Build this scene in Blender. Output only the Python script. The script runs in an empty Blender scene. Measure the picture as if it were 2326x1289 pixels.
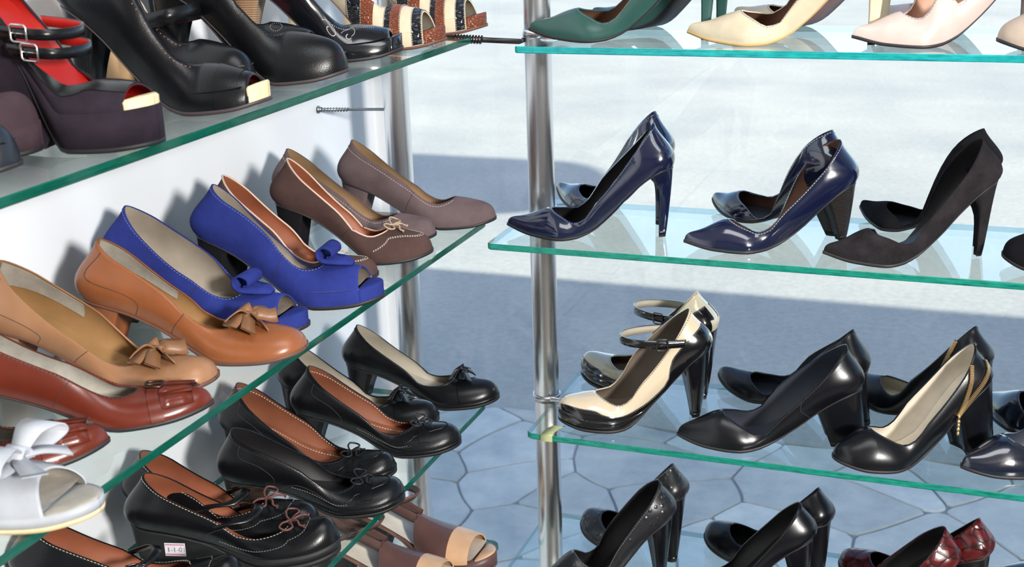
import bpy, bmesh, math, random
import numpy as np
from mathutils import Vector, Matrix

# ------------------------------------------------------------------ camera, world, sun, lamps, exposure
sc = bpy.context.scene
C = bpy.context.collection
SRC_W, SRC_H, F_PX = 2326, 1289, 2945.69
YAW, PITCH, ROLL = 0.369376, 0.312428, -0.033606
def cam_axes():
    cy, sy = math.cos(YAW), math.sin(YAW)
    f0 = Vector((-sy, cy, 0)); r0 = Vector((cy, sy, 0)); u0 = Vector((0, 0, 1))
    f = f0*math.cos(PITCH) - u0*math.sin(PITCH)
    up = u0*math.cos(PITCH) + f0*math.sin(PITCH)
    r = r0*math.cos(ROLL) + up*math.sin(ROLL)
    u = -r0*math.sin(ROLL) + up*math.cos(ROLL)
    return r, u, f
r_, u_, f_ = cam_axes()
cd = bpy.data.cameras.new('camera'); cam = bpy.data.objects.new('camera', cd); C.objects.link(cam)
cam.matrix_world = Matrix(((r_.x, u_.x, -f_.x, 0), (r_.y, u_.y, -f_.y, 0), (r_.z, u_.z, -f_.z, 0), (0, 0, 0, 1)))
cd.sensor_width = 36; cd.lens = F_PX/SRC_W*36; cd.clip_start = 0.05; cd.clip_end = 300
cd.dof.use_dof = True; cd.dof.focus_distance = 1.68; cd.dof.aperture_fstop = 13.0
sc.camera = cam

wd = bpy.data.worlds.new('sky'); sc.world = wd; wd.use_nodes = True
wn = wd.node_tree.nodes; bg = wn['Background']
sky = wn.new('ShaderNodeTexSky'); sky.sky_type = 'NISHITA'; sky.sun_disc = False
sky.sun_elevation = math.radians(52); sky.sun_rotation = math.radians(180); sky.air_density = 1.0; sky.dust_density = 1.6
wd.node_tree.links.new(sky.outputs[0], bg.inputs[0]); bg.inputs[1].default_value = 0.40

def aim(o, d): o.rotation_euler = Vector(d).to_track_quat('-Z', 'Y').to_euler()
sl = bpy.data.lights.new('sun', 'SUN'); sl.energy = 7.4; sl.angle = 0.012; sl.color = (1.0, 0.935, 0.78)
so_ = bpy.data.objects.new('sun', sl); C.objects.link(so_); so_.location = (0, -6, 12)
aim(so_, (0.02, math.cos(math.radians(55)), -math.sin(math.radians(55))))

def area(name, loc, target, sx, sy, power, col):
    l = bpy.data.lights.new(name, 'AREA'); l.shape = 'RECTANGLE'; l.size = sx; l.size_y = sy; l.energy = power; l.color = col
    o = bpy.data.objects.new(name, l); C.objects.link(o); o.location = loc
    aim(o, Vector(target) - Vector(loc)); return o
area('shop_lamp', (2.55, -1.15, 0.70), (-0.9, 1.25, -0.5), 0.42, 0.5, 225, (1.0, 0.97, 0.92))
area('ceiling_lamp', (0.35, 0.75, 1.22), (0.35, 0.75, -1.0), 1.6, 0.6, 16, (0.97, 0.98, 1.0))

sc.view_settings.view_transform = 'Standard'; sc.view_settings.look = 'None'
sc.view_settings.gamma = 1.0; sc.view_settings.use_curve_mapping = False
sc.view_settings.exposure = 0.0
sc.cycles.transparent_max_bounces = 32; sc.cycles.max_bounces = 10; sc.cycles.diffuse_bounces = 4
sc.cycles.glossy_bounces = 5; sc.cycles.caustics_reflective = False; sc.cycles.caustics_refractive = False
sc.cycles.sample_clamp_indirect = 6.0

# ------------------------------------------------------------------ materials
def lin(c):
    out = []
    for v in c:
        v /= 255.0
        out.append(v/12.92 if v <= 0.04045 else ((v+0.055)/1.055)**2.4)
    return (out[0], out[1], out[2], 1.0)
MATS = {}
def base_mat(name):
    m = bpy.data.materials.new(name); m.use_nodes = True
    return m, m.node_tree, m.node_tree.nodes['Principled BSDF']
def coords(nt, scale):
    tc = nt.nodes.new('ShaderNodeTexCoord'); mp = nt.nodes.new('ShaderNodeMapping')
    mp.inputs['Scale'].default_value = scale if isinstance(scale, tuple) else (scale,)*3
    nt.links.new(tc.outputs['Object'], mp.inputs[0]); return mp.outputs[0]
def add_noise(nt, scale, detail=3, rough=0.55, sc3=1.0):
    n = nt.nodes.new('ShaderNodeTexNoise'); n.inputs['Scale'].default_value = scale
    n.inputs['Detail'].default_value = detail; n.inputs['Roughness'].default_value = rough
    nt.links.new(coords(nt, sc3), n.inputs['Vector']); return n
def add_bump(nt, p, sock, strength, dist=0.001):
    b = nt.nodes.new('ShaderNodeBump'); b.inputs['Strength'].default_value = strength; b.inputs['Distance'].default_value = dist
    nt.links.new(sock, b.inputs['Height']); nt.links.new(b.outputs[0], p.inputs['Normal'])
def ramp(nt, sock, c0, c1, p0=0.0, p1=1.0):
    r = nt.nodes.new('ShaderNodeValToRGB'); r.color_ramp.elements[0].color = c0; r.color_ramp.elements[1].color = c1
    r.color_ramp.elements[0].position = p0; r.color_ramp.elements[1].position = p1
    nt.links.new(sock, r.inputs[0]); return r.outputs[0]
def vary(c, k): return (c[0]*k, c[1]*k, c[2]*k, 1)

def leather(name, rgb, rough=0.38, grain=0.12, spec=0.5, coat=0.0):
    m, nt, p = base_mat(name); c = lin(rgb)
    n = add_noise(nt, 26, 4); nt.links.new(ramp(nt, n.outputs[0], vary(c, 0.86), vary(c, 1.10), 0.3, 0.7), p.inputs['Base Color'])
    p.inputs['Roughness'].default_value = rough; p.inputs['Specular IOR Level'].default_value = spec
    p.inputs['Coat Weight'].default_value = coat; p.inputs['Coat Roughness'].default_value = 0.15
    v = nt.nodes.new('ShaderNodeTexVoronoi'); v.inputs['Scale'].default_value = 900; nt.links.new(coords(nt, 1.0), v.inputs['Vector'])
    add_bump(nt, p, v.outputs['Distance'], grain, 0.0006); MATS[name] = m
def patent(name, rgb):
    m, nt, p = base_mat(name); p.inputs['Base Color'].default_value = lin(rgb); p.inputs['Roughness'].default_value = 0.16
    p.inputs['Coat Weight'].default_value = 1.0; p.inputs['Coat Roughness'].default_value = 0.03; p.inputs['Specular IOR Level'].default_value = 0.6
    n = add_noise(nt, 34, 2); add_bump(nt, p, n.outputs[0], 0.25, 0.0015); MATS[name] = m
def suede(name, rgb, var=0.22, scale=30):
    m, nt, p = base_mat(name); c = lin(rgb)
    n = add_noise(nt, scale, 6, 0.65); nt.links.new(ramp(nt, n.outputs[0], vary(c, 1-var), vary(c, 1+var), 0.32, 0.68), p.inputs['Base Color'])
    p.inputs['Roughness'].default_value = 0.92; p.inputs['Specular IOR Level'].default_value = 0.15
    p.inputs['Sheen Weight'].default_value = 0.35; p.inputs['Sheen Roughness'].default_value = 0.45
    p.inputs['Sheen Tint'].default_value = vary(c, 1.0)
    n2 = add_noise(nt, 1500, 2); add_bump(nt, p, n2.outputs[0], 0.35, 0.0006); MATS[name] = m
def croc(name, rgb, dark, scale=70, rough=0.22, strength=0.8):
    m, nt, p = base_mat(name)
    v = nt.nodes.new('ShaderNodeTexVoronoi'); v.feature = 'DISTANCE_TO_EDGE'; v.inputs['Scale'].default_value = scale
    nt.links.new(coords(nt, (1.0, 1.0, 1.5)), v.inputs['Vector'])
    n = add_noise(nt, 22, 3)
    mix = nt.nodes.new('ShaderNodeMix'); mix.data_type = 'RGBA'; mix.inputs[6].default_value = lin(dark)
    nt.links.new(ramp(nt, n.outputs[0], vary(lin(rgb), 0.6), vary(lin(rgb), 1.15), 0.35, 0.65), mix.inputs[7])
    nt.links.new(ramp(nt, v.outputs['Distance'], (0, 0, 0, 1), (1, 1, 1, 1), 0.0, 0.10), mix.inputs[0])
    nt.links.new(mix.outputs[2], p.inputs['Base Color'])
    p.inputs['Roughness'].default_value = rough
    add_bump(nt, p, ramp(nt, v.outputs['Distance'], (0, 0, 0, 1), (1, 1, 1, 1), 0.0, 0.2), strength, 0.002); MATS[name] = m
def ostrich(name, rgb):
    m, nt, p = base_mat(name); c = lin(rgb)
    v = nt.nodes.new('ShaderNodeTexVoronoi'); v.inputs['Scale'].default_value = 95; nt.links.new(coords(nt, 1.0), v.inputs['Vector'])
    n = add_noise(nt, 260, 4, 0.7)
    ma = nt.nodes.new('ShaderNodeMath'); ma.operation = 'MULTIPLY_ADD'; ma.inputs[1].default_value = 0.25
    nt.links.new(n.outputs[0], ma.inputs[0]); nt.links.new(ramp(nt, v.outputs['Distance'], (1, 1, 1, 1), (0, 0, 0, 1), 0.1, 0.35), ma.inputs[2])
    p.inputs['Base Color'].default_value = c; p.inputs['Roughness'].default_value = 0.30
    add_bump(nt, p, ma.outputs[0], 0.45, 0.0014); MATS[name] = m
def plain(name, rgb, rough=0.5, metal=0.0, spec=0.5):
    m, nt, p = base_mat(name); c = lin(rgb)
    n = add_noise(nt, 60, 3); nt.links.new(ramp(nt, n.outputs[0], vary(c, 0.93), vary(c, 1.06), 0.3, 0.7), p.inputs['Base Color'])
    p.inputs['Roughness'].default_value = rough; p.inputs['Metallic'].default_value = metal
    p.inputs['Specular IOR Level'].default_value = spec; MATS[name] = m
def stacked(name, rgb, dark):
    m, nt, p = base_mat(name)
    w = nt.nodes.new('ShaderNodeTexWave'); w.bands_direction = 'Z'; w.inputs['Scale'].default_value = 110; w.inputs['Distortion'].default_value = 0.6
    nt.links.new(coords(nt, 1.0), w.inputs['Vector'])
    nt.links.new(ramp(nt, w.outputs[0], lin(dark), lin(rgb), 0.2, 0.7), p.inputs['Base Color']); p.inputs['Roughness'].default_value = 0.4; MATS[name] = m

leather('black_leather', (17, 18, 21), 0.27, 0.10, 0.36)
leather('soft_black_leather', (16, 17, 20), 0.30, 0.16, 0.36)
leather('smooth_black_leather', (16, 17, 22), 0.26, 0.05, 0.42)
leather('glossy_black_leather', (18, 20, 26), 0.14, 0.03, 0.6, 0.6)
patent('black_patent', (17, 16, 20)); patent('navy_patent', (19, 25, 54)); patent('ink_patent', (24, 28, 44))
patent('cream_patent', (226, 208, 180)); patent('taupe_patent', (196, 186, 162))
suede('black_suede', (40, 37, 40), 0.45, 34); suede('dark_suede', (26, 25, 29), 0.2, 24)
suede('blue_suede', (44, 55, 128), 0.28, 16); suede('brown_suede', (82, 62, 59), 0.24, 16)
suede('taupe_suede', (106, 90, 92), 0.24, 18); suede('plum_suede', (46, 38, 48), 0.26, 26)
suede('mauve_suede', (68, 53, 59), 0.2, 26); suede('grey_lining', (172, 166, 156), 0.15, 60)
leather('tan_leather', (152, 90, 54), 0.30, 0.03); leather('light_tan_leather', (166, 120, 86), 0.36, 0.03)
leather('red_brown_leather', (106, 43, 29), 0.25, 0.03); leather('tassel_leather', (140, 98, 66), 0.42, 0.06); leather('white_leather', (184, 187, 194), 0.42, 0.04)
leather('green_leather', (46, 84, 78), 0.34, 0.03); leather('cream_leather', (222, 207, 178), 0.34, 0.03)
leather('pink_leather', (212, 192, 184), 0.36, 0.03); leather('nude_leather', (196, 176, 158), 0.36, 0.03)
leather('navy_round_leather', (27, 31, 40), 0.4, 0.1); leather('beige_leather', (190, 156, 118), 0.42, 0.04); leather('brown_strap_leather', (96, 68, 64), 0.42, 0.10)
leather('peach_leather', (222, 178, 140), 0.45, 0.05)
croc('burgundy_croc', (100, 25, 28), (40, 12, 16), 36, 0.25, 0.35); croc('brown_croc', (150, 78, 46), (92, 42, 24), 210, 0.35, 0.5)
croc('black_croc', (34, 36, 44), (12, 12, 16), 130, 0.28, 0.7); ostrich('black_ostrich', (34, 34, 38))
leather('rust_lining', (140, 84, 60), 0.55, 0.10); leather('orange_lining', (154, 90, 64), 0.55, 0.10)
leather('cream_lining', (174, 165, 149), 0.55, 0.08); leather('sand_lining', (158, 128, 96), 0.5, 0.08)
leather('ochre_lining', (158, 120, 78), 0.5, 0.06); leather('red_lining', (168, 28, 18), 0.45, 0.10)
leather('taupe_lining', (122, 108, 96), 0.5, 0.04); leather('pinkish_lining', (206, 164, 140), 0.5, 0.05)
leather('brown_lining', (120, 84, 68), 0.5, 0.05); leather('dark_lining', (32, 30, 32), 0.55, 0.06)
leather('slate_lining', (62, 66, 76), 0.42, 0.04); leather('linen_lining', (170, 158, 144), 0.55, 0.05)
leather('pale_lining', (232, 220, 202), 0.5, 0.06)
plain('dark_sole', (44, 39, 42), 0.5); plain('dusk_sole', (66, 55, 58), 0.5); plain('brown_sole', (106, 74, 62), 0.5); plain('mauve_sole', (130, 106, 108), 0.5)
plain('tan_sole', (214, 176, 120), 0.5); plain('cream_sole', (232, 208, 164), 0.5); plain('rubber', (24, 24, 26), 0.6)
plain('thread_pale', (212, 204, 190), 0.7); plain('thread_blue', (120, 136, 176), 0.6); plain('thread_dark', (60, 58, 60), 0.7); plain('thread_grey', (140, 138, 136), 0.7)
plain('pink_piping', (222, 192, 170), 0.5); plain('cord_beige', (200, 172, 140), 0.7); plain('cord_brown', (112, 72, 66), 0.6); plain('cord_black', (28, 28, 32), 0.5)
plain('gold', (236, 196, 140), 0.3, 0.8); plain('steel', (205, 200, 196), 0.25, 1.0); plain('gunmetal', (92, 86, 84), 0.3, 1.0); plain('bronze', (92, 66, 56), 0.4, 1.0)
plain('hole_dark', (14, 12, 12), 0.8, 0, 0.1); plain('hole_pink', (170, 96, 84), 0.7); plain('hole_pale', (206, 200, 196), 0.7)
plain('paper', (232, 228, 236), 0.6); plain('print_pink', (206, 116, 140), 0.6); plain('print_grey', (128, 124, 136), 0.6)
stacked('stacked_dark', (46, 40, 38), (20, 18, 18)); stacked('stacked_wood', (178, 150, 120), (130, 104, 80)); stacked('stacked_brown', (78, 58, 46), (46, 34, 28))
plain('zinc', (150, 158, 162), 0.35, 1.0); plain('dark_steel', (104, 98, 98), 0.3, 1.0)

def chrome(name):
    m, nt, p = base_mat(name); p.inputs['Base Color'].default_value = (0.80, 0.81, 0.83, 1); p.inputs['Metallic'].default_value = 1.0
    p.inputs['Roughness'].default_value = 0.27; p.inputs['Anisotropic'].default_value = 0.5
    n = add_noise(nt, 14, 3, 0.6, (1, 1, 0.08)); add_bump(nt, p, n.outputs[0], 0.05, 0.002); MATS[name] = m
chrome('chrome')

def sheet_glass(name, tint, f0=0.045, gain=1.0, streak=False):
    """thin float glass: clear transmission with a real angle-dependent mirror share"""
    m = bpy.data.materials.new(name); m.use_nodes = True; nt = m.node_tree; nt.nodes.clear()
    out = nt.nodes.new('ShaderNodeOutputMaterial'); mix = nt.nodes.new('ShaderNodeMixShader')
    tr = nt.nodes.new('ShaderNodeBsdfTransparent'); tr.inputs[0].default_value = tint
    gl = nt.nodes.new('ShaderNodeBsdfGlossy'); gl.inputs['Roughness'].default_value = 0.0; gl.inputs[0].default_value = (1, 1, 1, 1)
    g = nt.nodes.new('ShaderNodeNewGeometry'); d = nt.nodes.new('ShaderNodeVectorMath'); d.operation = 'DOT_PRODUCT'
    nt.links.new(g.outputs['Normal'], d.inputs[0]); nt.links.new(g.outputs['Incoming'], d.inputs[1])
    ab = nt.nodes.new('ShaderNodeMath'); ab.operation = 'ABSOLUTE'; nt.links.new(d.outputs['Value'], ab.inputs[0])
    om = nt.nodes.new('ShaderNodeMath'); om.operation = 'SUBTRACT'; om.inputs[0].default_value = 1.0; nt.links.new(ab.outputs[0], om.inputs[1])
    pw = nt.nodes.new('ShaderNodeMath'); pw.operation = 'POWER'; pw.inputs[1].default_value = 5.0; nt.links.new(om.outputs[0], pw.inputs[0])
    ma = nt.nodes.new('ShaderNodeMath'); ma.operation = 'MULTIPLY_ADD'; ma.inputs[1].default_value = (1-f0)*gain; ma.inputs[2].default_value = f0
    nt.links.new(pw.outputs[0], ma.inputs[0]); nt.links.new(ma.outputs[0], mix.inputs[0])
    nt.links.new(tr.outputs[0], mix.inputs[1]); nt.links.new(gl.outputs[0], mix.inputs[2]); nt.links.new(mix.outputs[0], out.inputs[0])
    MATS[name] = m
sheet_glass('shelf_glass', (0.945, 0.985, 0.968, 1)); sheet_glass('window_glass', (0.94, 0.97, 0.96, 1), 0.02, 0.8)

def edge_glass(name, c_lo, c_hi, trans):
    m = bpy.data.materials.new(name); m.use_nodes = True; nt = m.node_tree; p = nt.nodes['Principled BSDF']
    n = add_noise(nt, 5, 4, 0.6, (3.0, 3.0, 240.0)); n2 = add_noise(nt, 60, 3, 0.6, (1, 1, 3))
    ad = nt.nodes.new('ShaderNodeMath'); ad.operation = 'MULTIPLY_ADD'; ad.inputs[1].default_value = 0.45
    nt.links.new(n2.outputs[0], ad.inputs[0]); nt.links.new(n.outputs[0], ad.inputs[2])
    col = ramp(nt, ad.outputs[0], lin(c_lo), lin(c_hi), 0.50, 0.92)
    nt.links.new(col, p.inputs['Base Color']); p.inputs['Roughness'].default_value = 0.08
    t = nt.nodes.new('ShaderNodeBsdfTranslucent'); nt.links.new(col, t.inputs[0])
    mix = nt.nodes.new('ShaderNodeMixShader'); mix.inputs[0].default_value = trans
    out = nt.nodes['Material Output']
    nt.links.new(p.outputs[0], mix.inputs[1]); nt.links.new(t.outputs[0], mix.inputs[2]); nt.links.new(mix.outputs[0], out.inputs[0]); MATS[name] = m
edge_glass('edge_cyan', (14, 140, 150), (60, 236, 232), 0.5)
edge_glass('edge_green', (10, 112, 100), (60, 208, 178), 0.5)
edge_glass('edge_deep', (5, 72, 58), (24, 106, 88), 0.30)
sheet_glass('edge_clear', (0.45, 0.62, 0.62, 1), 0.06)

def wall_paint(name, rgb):
    m, nt, p = base_mat(name); c = lin(rgb); n = add_noise(nt, 3, 3)
    nt.links.new(ramp(nt, n.outputs[0], vary(c, 0.97), vary(c, 1.02), 0.3, 0.7), p.inputs['Base Color']); p.inputs['Roughness'].default_value = 0.55
    n2 = add_noise(nt, 300, 2); add_bump(nt, p, n2.outputs[0], 0.06, 0.001); MATS[name] = m
wall_paint('wall_white', (236, 239, 244)); wall_paint('ceiling_grey', (150, 150, 150)); wall_paint('floor_tile', (92, 86, 80)); wall_paint('wall_taupe', (120, 116, 112))
wall_paint('facade', (206, 200, 190)); wall_paint('frame_white', (226, 230, 234))
def stone_mat():
    m, nt, p = base_mat('flagstone'); n = add_noise(nt, 7, 6, 0.65); n2 = add_noise(nt, 60, 5, 0.7)
    oi = nt.nodes.new('ShaderNodeObjectInfo')
    c = ramp(nt, n.outputs[0], lin((164, 168, 172)), lin((200, 200, 198)), 0.3, 0.7)
    hs = nt.nodes.new('ShaderNodeHueSaturation'); nt.links.new(c, hs.inputs['Color'])
    mr = nt.nodes.new('ShaderNodeMapRange'); mr.inputs[3].default_value = 0.82; mr.inputs[4].default_value = 1.12
    nt.links.new(oi.outputs['Random'], mr.inputs[0]); nt.links.new(mr.outputs[0], hs.inputs['Value'])
    nt.links.new(hs.outputs[0], p.inputs['Base Color']); p.inputs['Roughness'].default_value = 0.75
    ad = nt.nodes.new('ShaderNodeMath'); ad.operation = 'ADD'; nt.links.new(n.outputs[0], ad.inputs[0]); nt.links.new(n2.outputs[0], ad.inputs[1])
    add_bump(nt, p, ad.outputs[0], 0.5, 0.012); MATS['flagstone'] = m
    m, nt, p = base_mat('asphalt'); n = add_noise(nt, 0.9, 5, 0.6); n2 = add_noise(nt, 30, 6, 0.8)
    mx = nt.nodes.new('ShaderNodeMix'); mx.data_type = 'RGBA'; mx.blend_type = 'MULTIPLY'; mx.inputs[0].default_value = 0.55
    nt.links.new(ramp(nt, n.outputs[0], lin((144, 146, 148)), lin((166, 165, 162)), 0.3, 0.7), mx.inputs[6])
    nt.links.new(ramp(nt, n2.outputs[0], (0.62, 0.62, 0.62, 1), (1, 1, 1, 1), 0.35, 0.6), mx.inputs[7])
    nt.links.new(mx.outputs[2], p.inputs['Base Color']); p.inputs['Roughness'].default_value = 0.9
    add_bump(nt, p, n2.outputs[0], 0.4, 0.006); MATS['asphalt'] = m
    plain('grout', (128, 134, 140), 0.9)
stone_mat()
plain('tape_old', (176, 182, 132), 0.7)

# ------------------------------------------------------------------ parametric shoe surface
def pchip(xs,ys,x):
    xs=np.asarray(xs,float);ys=np.asarray(ys,float);x=np.clip(np.asarray(x,float),xs[0],xs[-1])
    h=np.diff(xs);d=np.diff(ys)/h;m=np.zeros_like(xs)
    for i in range(1,len(xs)-1):
        if d[i-1]*d[i]>0:
            w1=2*h[i]+h[i-1];w2=h[i]+2*h[i-1];m[i]=(w1+w2)/(w1/d[i-1]+w2/d[i])
    m[0]=d[0];m[-1]=d[-1]
    k=np.clip(np.searchsorted(xs,x,side='right')-1,0,len(xs)-2)
    t=(x-xs[k])/h[k];t2=t*t;t3=t2*t
    return (2*t3-3*t2+1)*ys[k]+(t3-2*t2+t)*h[k]*m[k]+(-2*t3+3*t2)*ys[k+1]+(t3-t2)*h[k]*m[k+1]
def sstep(a,b,x):
    t=np.clip((x-a)/(b-a),0,1);return t*t*(3-2*t)
DEF=dict(L=.235,H=.075,pf=0.,th=.004,ts=.008,W=.038,wh=.0275,ww=.0235,xb=.70,ta=1.8,tb=1.7,
 hc=.055,hl=.006,h60=0.,xv=.70,hv=.036,ht=.022,bulge=.006,et=2.5,wt=1.0,uq=.80,hu=.024,sag=.004,
 hf=.22,htip=.012,hbk=.012,hk=2.6,hw=.005,peep=0.,cur=0.0,dorsay=0,insup=0.,asy=0.,ag=1.,tp=5.)
class Shoe:
    def __init__(s,**k):
        s.__dict__.update(DEF);s.__dict__.update(k)
        s.nb_n=[0,.06,.12,.24,.36,.48,.58,.66,.85,1.0]
        H=s.H
        f=[1,.975,.92,.74,.46,.19,.05]; s.nb_z=[H*a**(1+(s.ag-1)*min(1,i/3)) for i,a in enumerate(f)]+[0,s.ts*.25,s.ts]
    def b(s,x):            # feather line height
        return pchip(s.nb_n,s.nb_z,x/s.L)+s.pf+s.th
    def pfx(s,x): return s.pf*sstep(.36,.6,x/s.L)+ (s.th-.0015)*0
    def thx(s,x): return .002+(s.th-.002)*sstep(.3,.6,x/s.L)
    def bot(s,x): # bottom of sole
        X=x/s.L
        return pchip(s.nb_n,s.nb_z,X)+(s.pf+s.th-.002)*(1-sstep(.36,.6,X))
    def w(s,x):
        X=np.clip(np.asarray(x,float)/s.L,0,1)
        base=pchip([0,.15,.42,s.xb,1.0],[s.wh*.97,s.wh,s.ww,s.W,s.W],X)
        e=np.sqrt(np.clip(1-(1-np.clip(X/.13,0,1))**2,0,1))
        q=np.clip((X-s.xb+.04)/(1-s.xb+.04),0,1)
        return base*e*np.clip(1-q**s.ta,0,1)**(1/s.tb)
    def cx(s,x):           # centre line sway
        X=np.asarray(x)/s.L
        return s.cur*((X-.45)**2*2.2-.02)
    def stations(s,no=24,nc=16):
        sv=s.xv+.03
        t=np.linspace(0,1,no); so=sv*(.5-.5*np.cos(np.pi*t))
        t=np.linspace(0,1,nc+1)[1:]; sc=sv+(1-sv)*np.sin(np.pi/2*t)
        return so,sc,sv
    def section(s,st,v,side=1,off=0.0,pair=False):
        """points for station values st (array) and v in 0..1 (array) -> (n,m,3)"""
        st=np.asarray(st,float);v=np.asarray(v,float)
        sv=s.xv+.03;L=s.L
        op=st<=sv+1e-9
        q=np.clip(st/sv,0,1)
        r=np.clip((st-sv)/(1-sv),0,1)
        xb=L*st; w=s.w(xb); bz=s.b(xb)
        xt=s.hl+(s.xv*L-s.hl)*q
        # topline plan
        wt=s.wt*pchip([0,.2,.55,1],[s.wh*.72,s.wh*.99,s.W*.80,s.W*.84],q)
        eh=np.sqrt(np.clip(1-(1-np.clip(q/.20,0,1))**2,0,1))
        qt=np.clip((q-.5)/.5,0,1)
        yt=wt*eh*np.clip(1-qt**s.et,0,1)**(.5); yt=np.where(q>.7,np.minimum(yt,np.maximum(s.w(xt)*.97,.0)),yt)
        bx=s.b(xt)
        # the vamp arch this station would have if it were closed; the topline is cut out of it near the throat
        hA=np.maximum(bx+s.hv-bz,.005); bf=(.20-.12*sstep(.5,.8,st))*np.clip(w/.02,0,1); bA=hA*bf*.65
        Z_=np.zeros_like(w)
        C0=np.stack([xb,w,bz],-1);C1=C0+np.stack([Z_,bA,.42*hA],-1);C3=np.stack([xt,Z_,bx+s.hv],-1);C2=C3+np.stack([Z_,.58*w,-.01*hA],-1)
        tt=np.linspace(0,1,41)[None]
        Yc=(1-tt)**3*w[:,None]+3*(1-tt)**2*tt*(w+bA)[:,None]+3*(1-tt)*tt**2*.58*w[:,None]
        ix=np.clip((Yc>=yt[:,None]-1e-9).sum(1)-1,0,39); ar=np.arange(len(w))
        ya,yb=Yc[ar,ix],Yc[ar,ix+1]; ts=np.clip((ix+np.clip((ya-yt)/np.maximum(ya-yb,1e-9),0,1))/40,.02,1)[:,None]
        le=lambda a,b: a+(b-a)*ts
        c01,c12,c23=le(C0,C1),le(C1,C2),le(C2,C3); c012,c123=le(c01,c12),le(c12,c23); cut=le(c012,c123)
        arch=cut[:,2]
        zh=s.b(np.array([s.hl]))[0]+s.hc; xu=s.hl+(s.xv*L-s.hl)*s.uq; zu=s.b(np.array([xu]))[0]+s.hu
        tq=np.clip(q/s.uq,0,1)
        zl=zh+(zu-zh)*tq-s.sag*np.sin(np.pi*tq)*(1-.3*tq)
        zl=np.maximum(zl,bx+.012)
        k=sstep(s.uq-.30,s.uq+.14,q)
        zt=zl*(1-k)+arch*k
        zt=zt+s.asy*side*np.sin(np.pi*np.clip(q,0,1))**1.5
        if s.h60: zt=zt+s.h60*np.exp(-((q-.72)/.10)**2)
        if s.dorsay==side:
            zd=bx+pchip([0,.12,.30,.42,.50,.62,.80,1],[s.hc,s.hc*.97,s.hc*.78,.022,.004,.003,.018,s.hv],q); zt=np.where(q<.9,np.minimum(zd,zt+.01*(q<.3)),zt)
        # vamp centre line
        xend=L*(1-.002)
        xc=s.xv*L+(xend-s.xv*L)*r
        hc_=(s.hv+(s.ht-s.hv)*(.55*sstep(0,1,np.clip(r*1.12,0,1))+.45*np.clip(r*1.05,0,1)))*np.sqrt(np.clip(1-r**s.tp,0,1))
        zc=s.b(xc)+hc_
        if s.peep: xc=xc-s.peep*r
        P0=np.stack([xb,w,bz],-1)
        T=np.where(op[:,None],np.stack([xt,yt,zt],-1),np.stack([xc,np.zeros_like(xc),zc],-1))
        h=(T[:,2]-P0[:,2])
        c=np.clip(1-T[:,1]/np.maximum(w,1e-6),0,1); c=np.where(op,0.,1.0)
        hb=np.exp(-(st/.10)**2)
        bul=h*(.20-.12*sstep(.5,.8,st))*np.clip(w/.02,0,1)*(1-.35*c)
        P1=P0+np.stack([-s.bulge*1.6*hb,bul,.42*h],-1)
        wall=np.stack([-s.bulge*.9*hb-.0,bul*.8,-.38*h],-1)
        vamp=np.stack([np.zeros_like(h),.58*np.maximum(w-T[:,1],0)+.0,-.01*h],-1)
        P2=T+wall*(1-c[:,None])+vamp*c[:,None]
        k2=np.where(op,sstep(.50,.92,q),0.)[:,None]
        P2=P2*(1-k2)+(c012+T-cut)*k2; P1=P1*(1-k2)+(c01+(T-cut)*.5)*k2
        if pair: V=v[:,None]
        else: V=v[None,:,None];P0,P1,P2,T=P0[:,None],P1[:,None],P2[:,None],T[:,None]
        B=(1-V)**3*P0+3*(1-V)**2*V*P1+3*(1-V)*V*V*P2+V**3*T
        B[...,1]*=side
        B[...,1]+=s.cx(B[...,0])
        return B
    def heelpts(s,nw=8):
        n=11; th=np.linspace(0,1,n)
        xf=s.hf*s.L
        xs=xf*(.5-.5*np.cos(np.pi*th)) if False else xf*th**1.8
        y=s.w(xs)*.97
        top=[(x,yy) for x,yy in zip(xs,y)]
        out=top[::-1]+[(x,-yy) for x,yy in top[1:]]
        # front edge slightly concave
        m=5; yl=out[-1][1];yr=out[0][1]
        for i in range(1,m): 
            f=i/m; out.append((xf-.006*np.sin(np.pi*f),yl+(yr-yl)*f))
        out=np.array(out); z0=s.bot(np.clip(out[:,0],0,None))
        a=out[:,0]/xf; wmax=np.abs(out[:,1]).max()
        rings=[]
        for wv in np.linspace(0,1,nw)**1.0:
            bk=s.hbk*(1-wv**.8); fr=s.hbk+s.htip+(xf-s.hbk-s.htip)*wv**s.hk
            wid=s.hw+(wmax-s.hw)*wv**(s.hk*.72)
            X=bk+a*(fr-bk); Y=out[:,1]/wmax*wid
            rings.append(np.stack([X,Y+s.cx(out[:,0]),wv*z0],-1))
        return np.array(rings)

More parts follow.
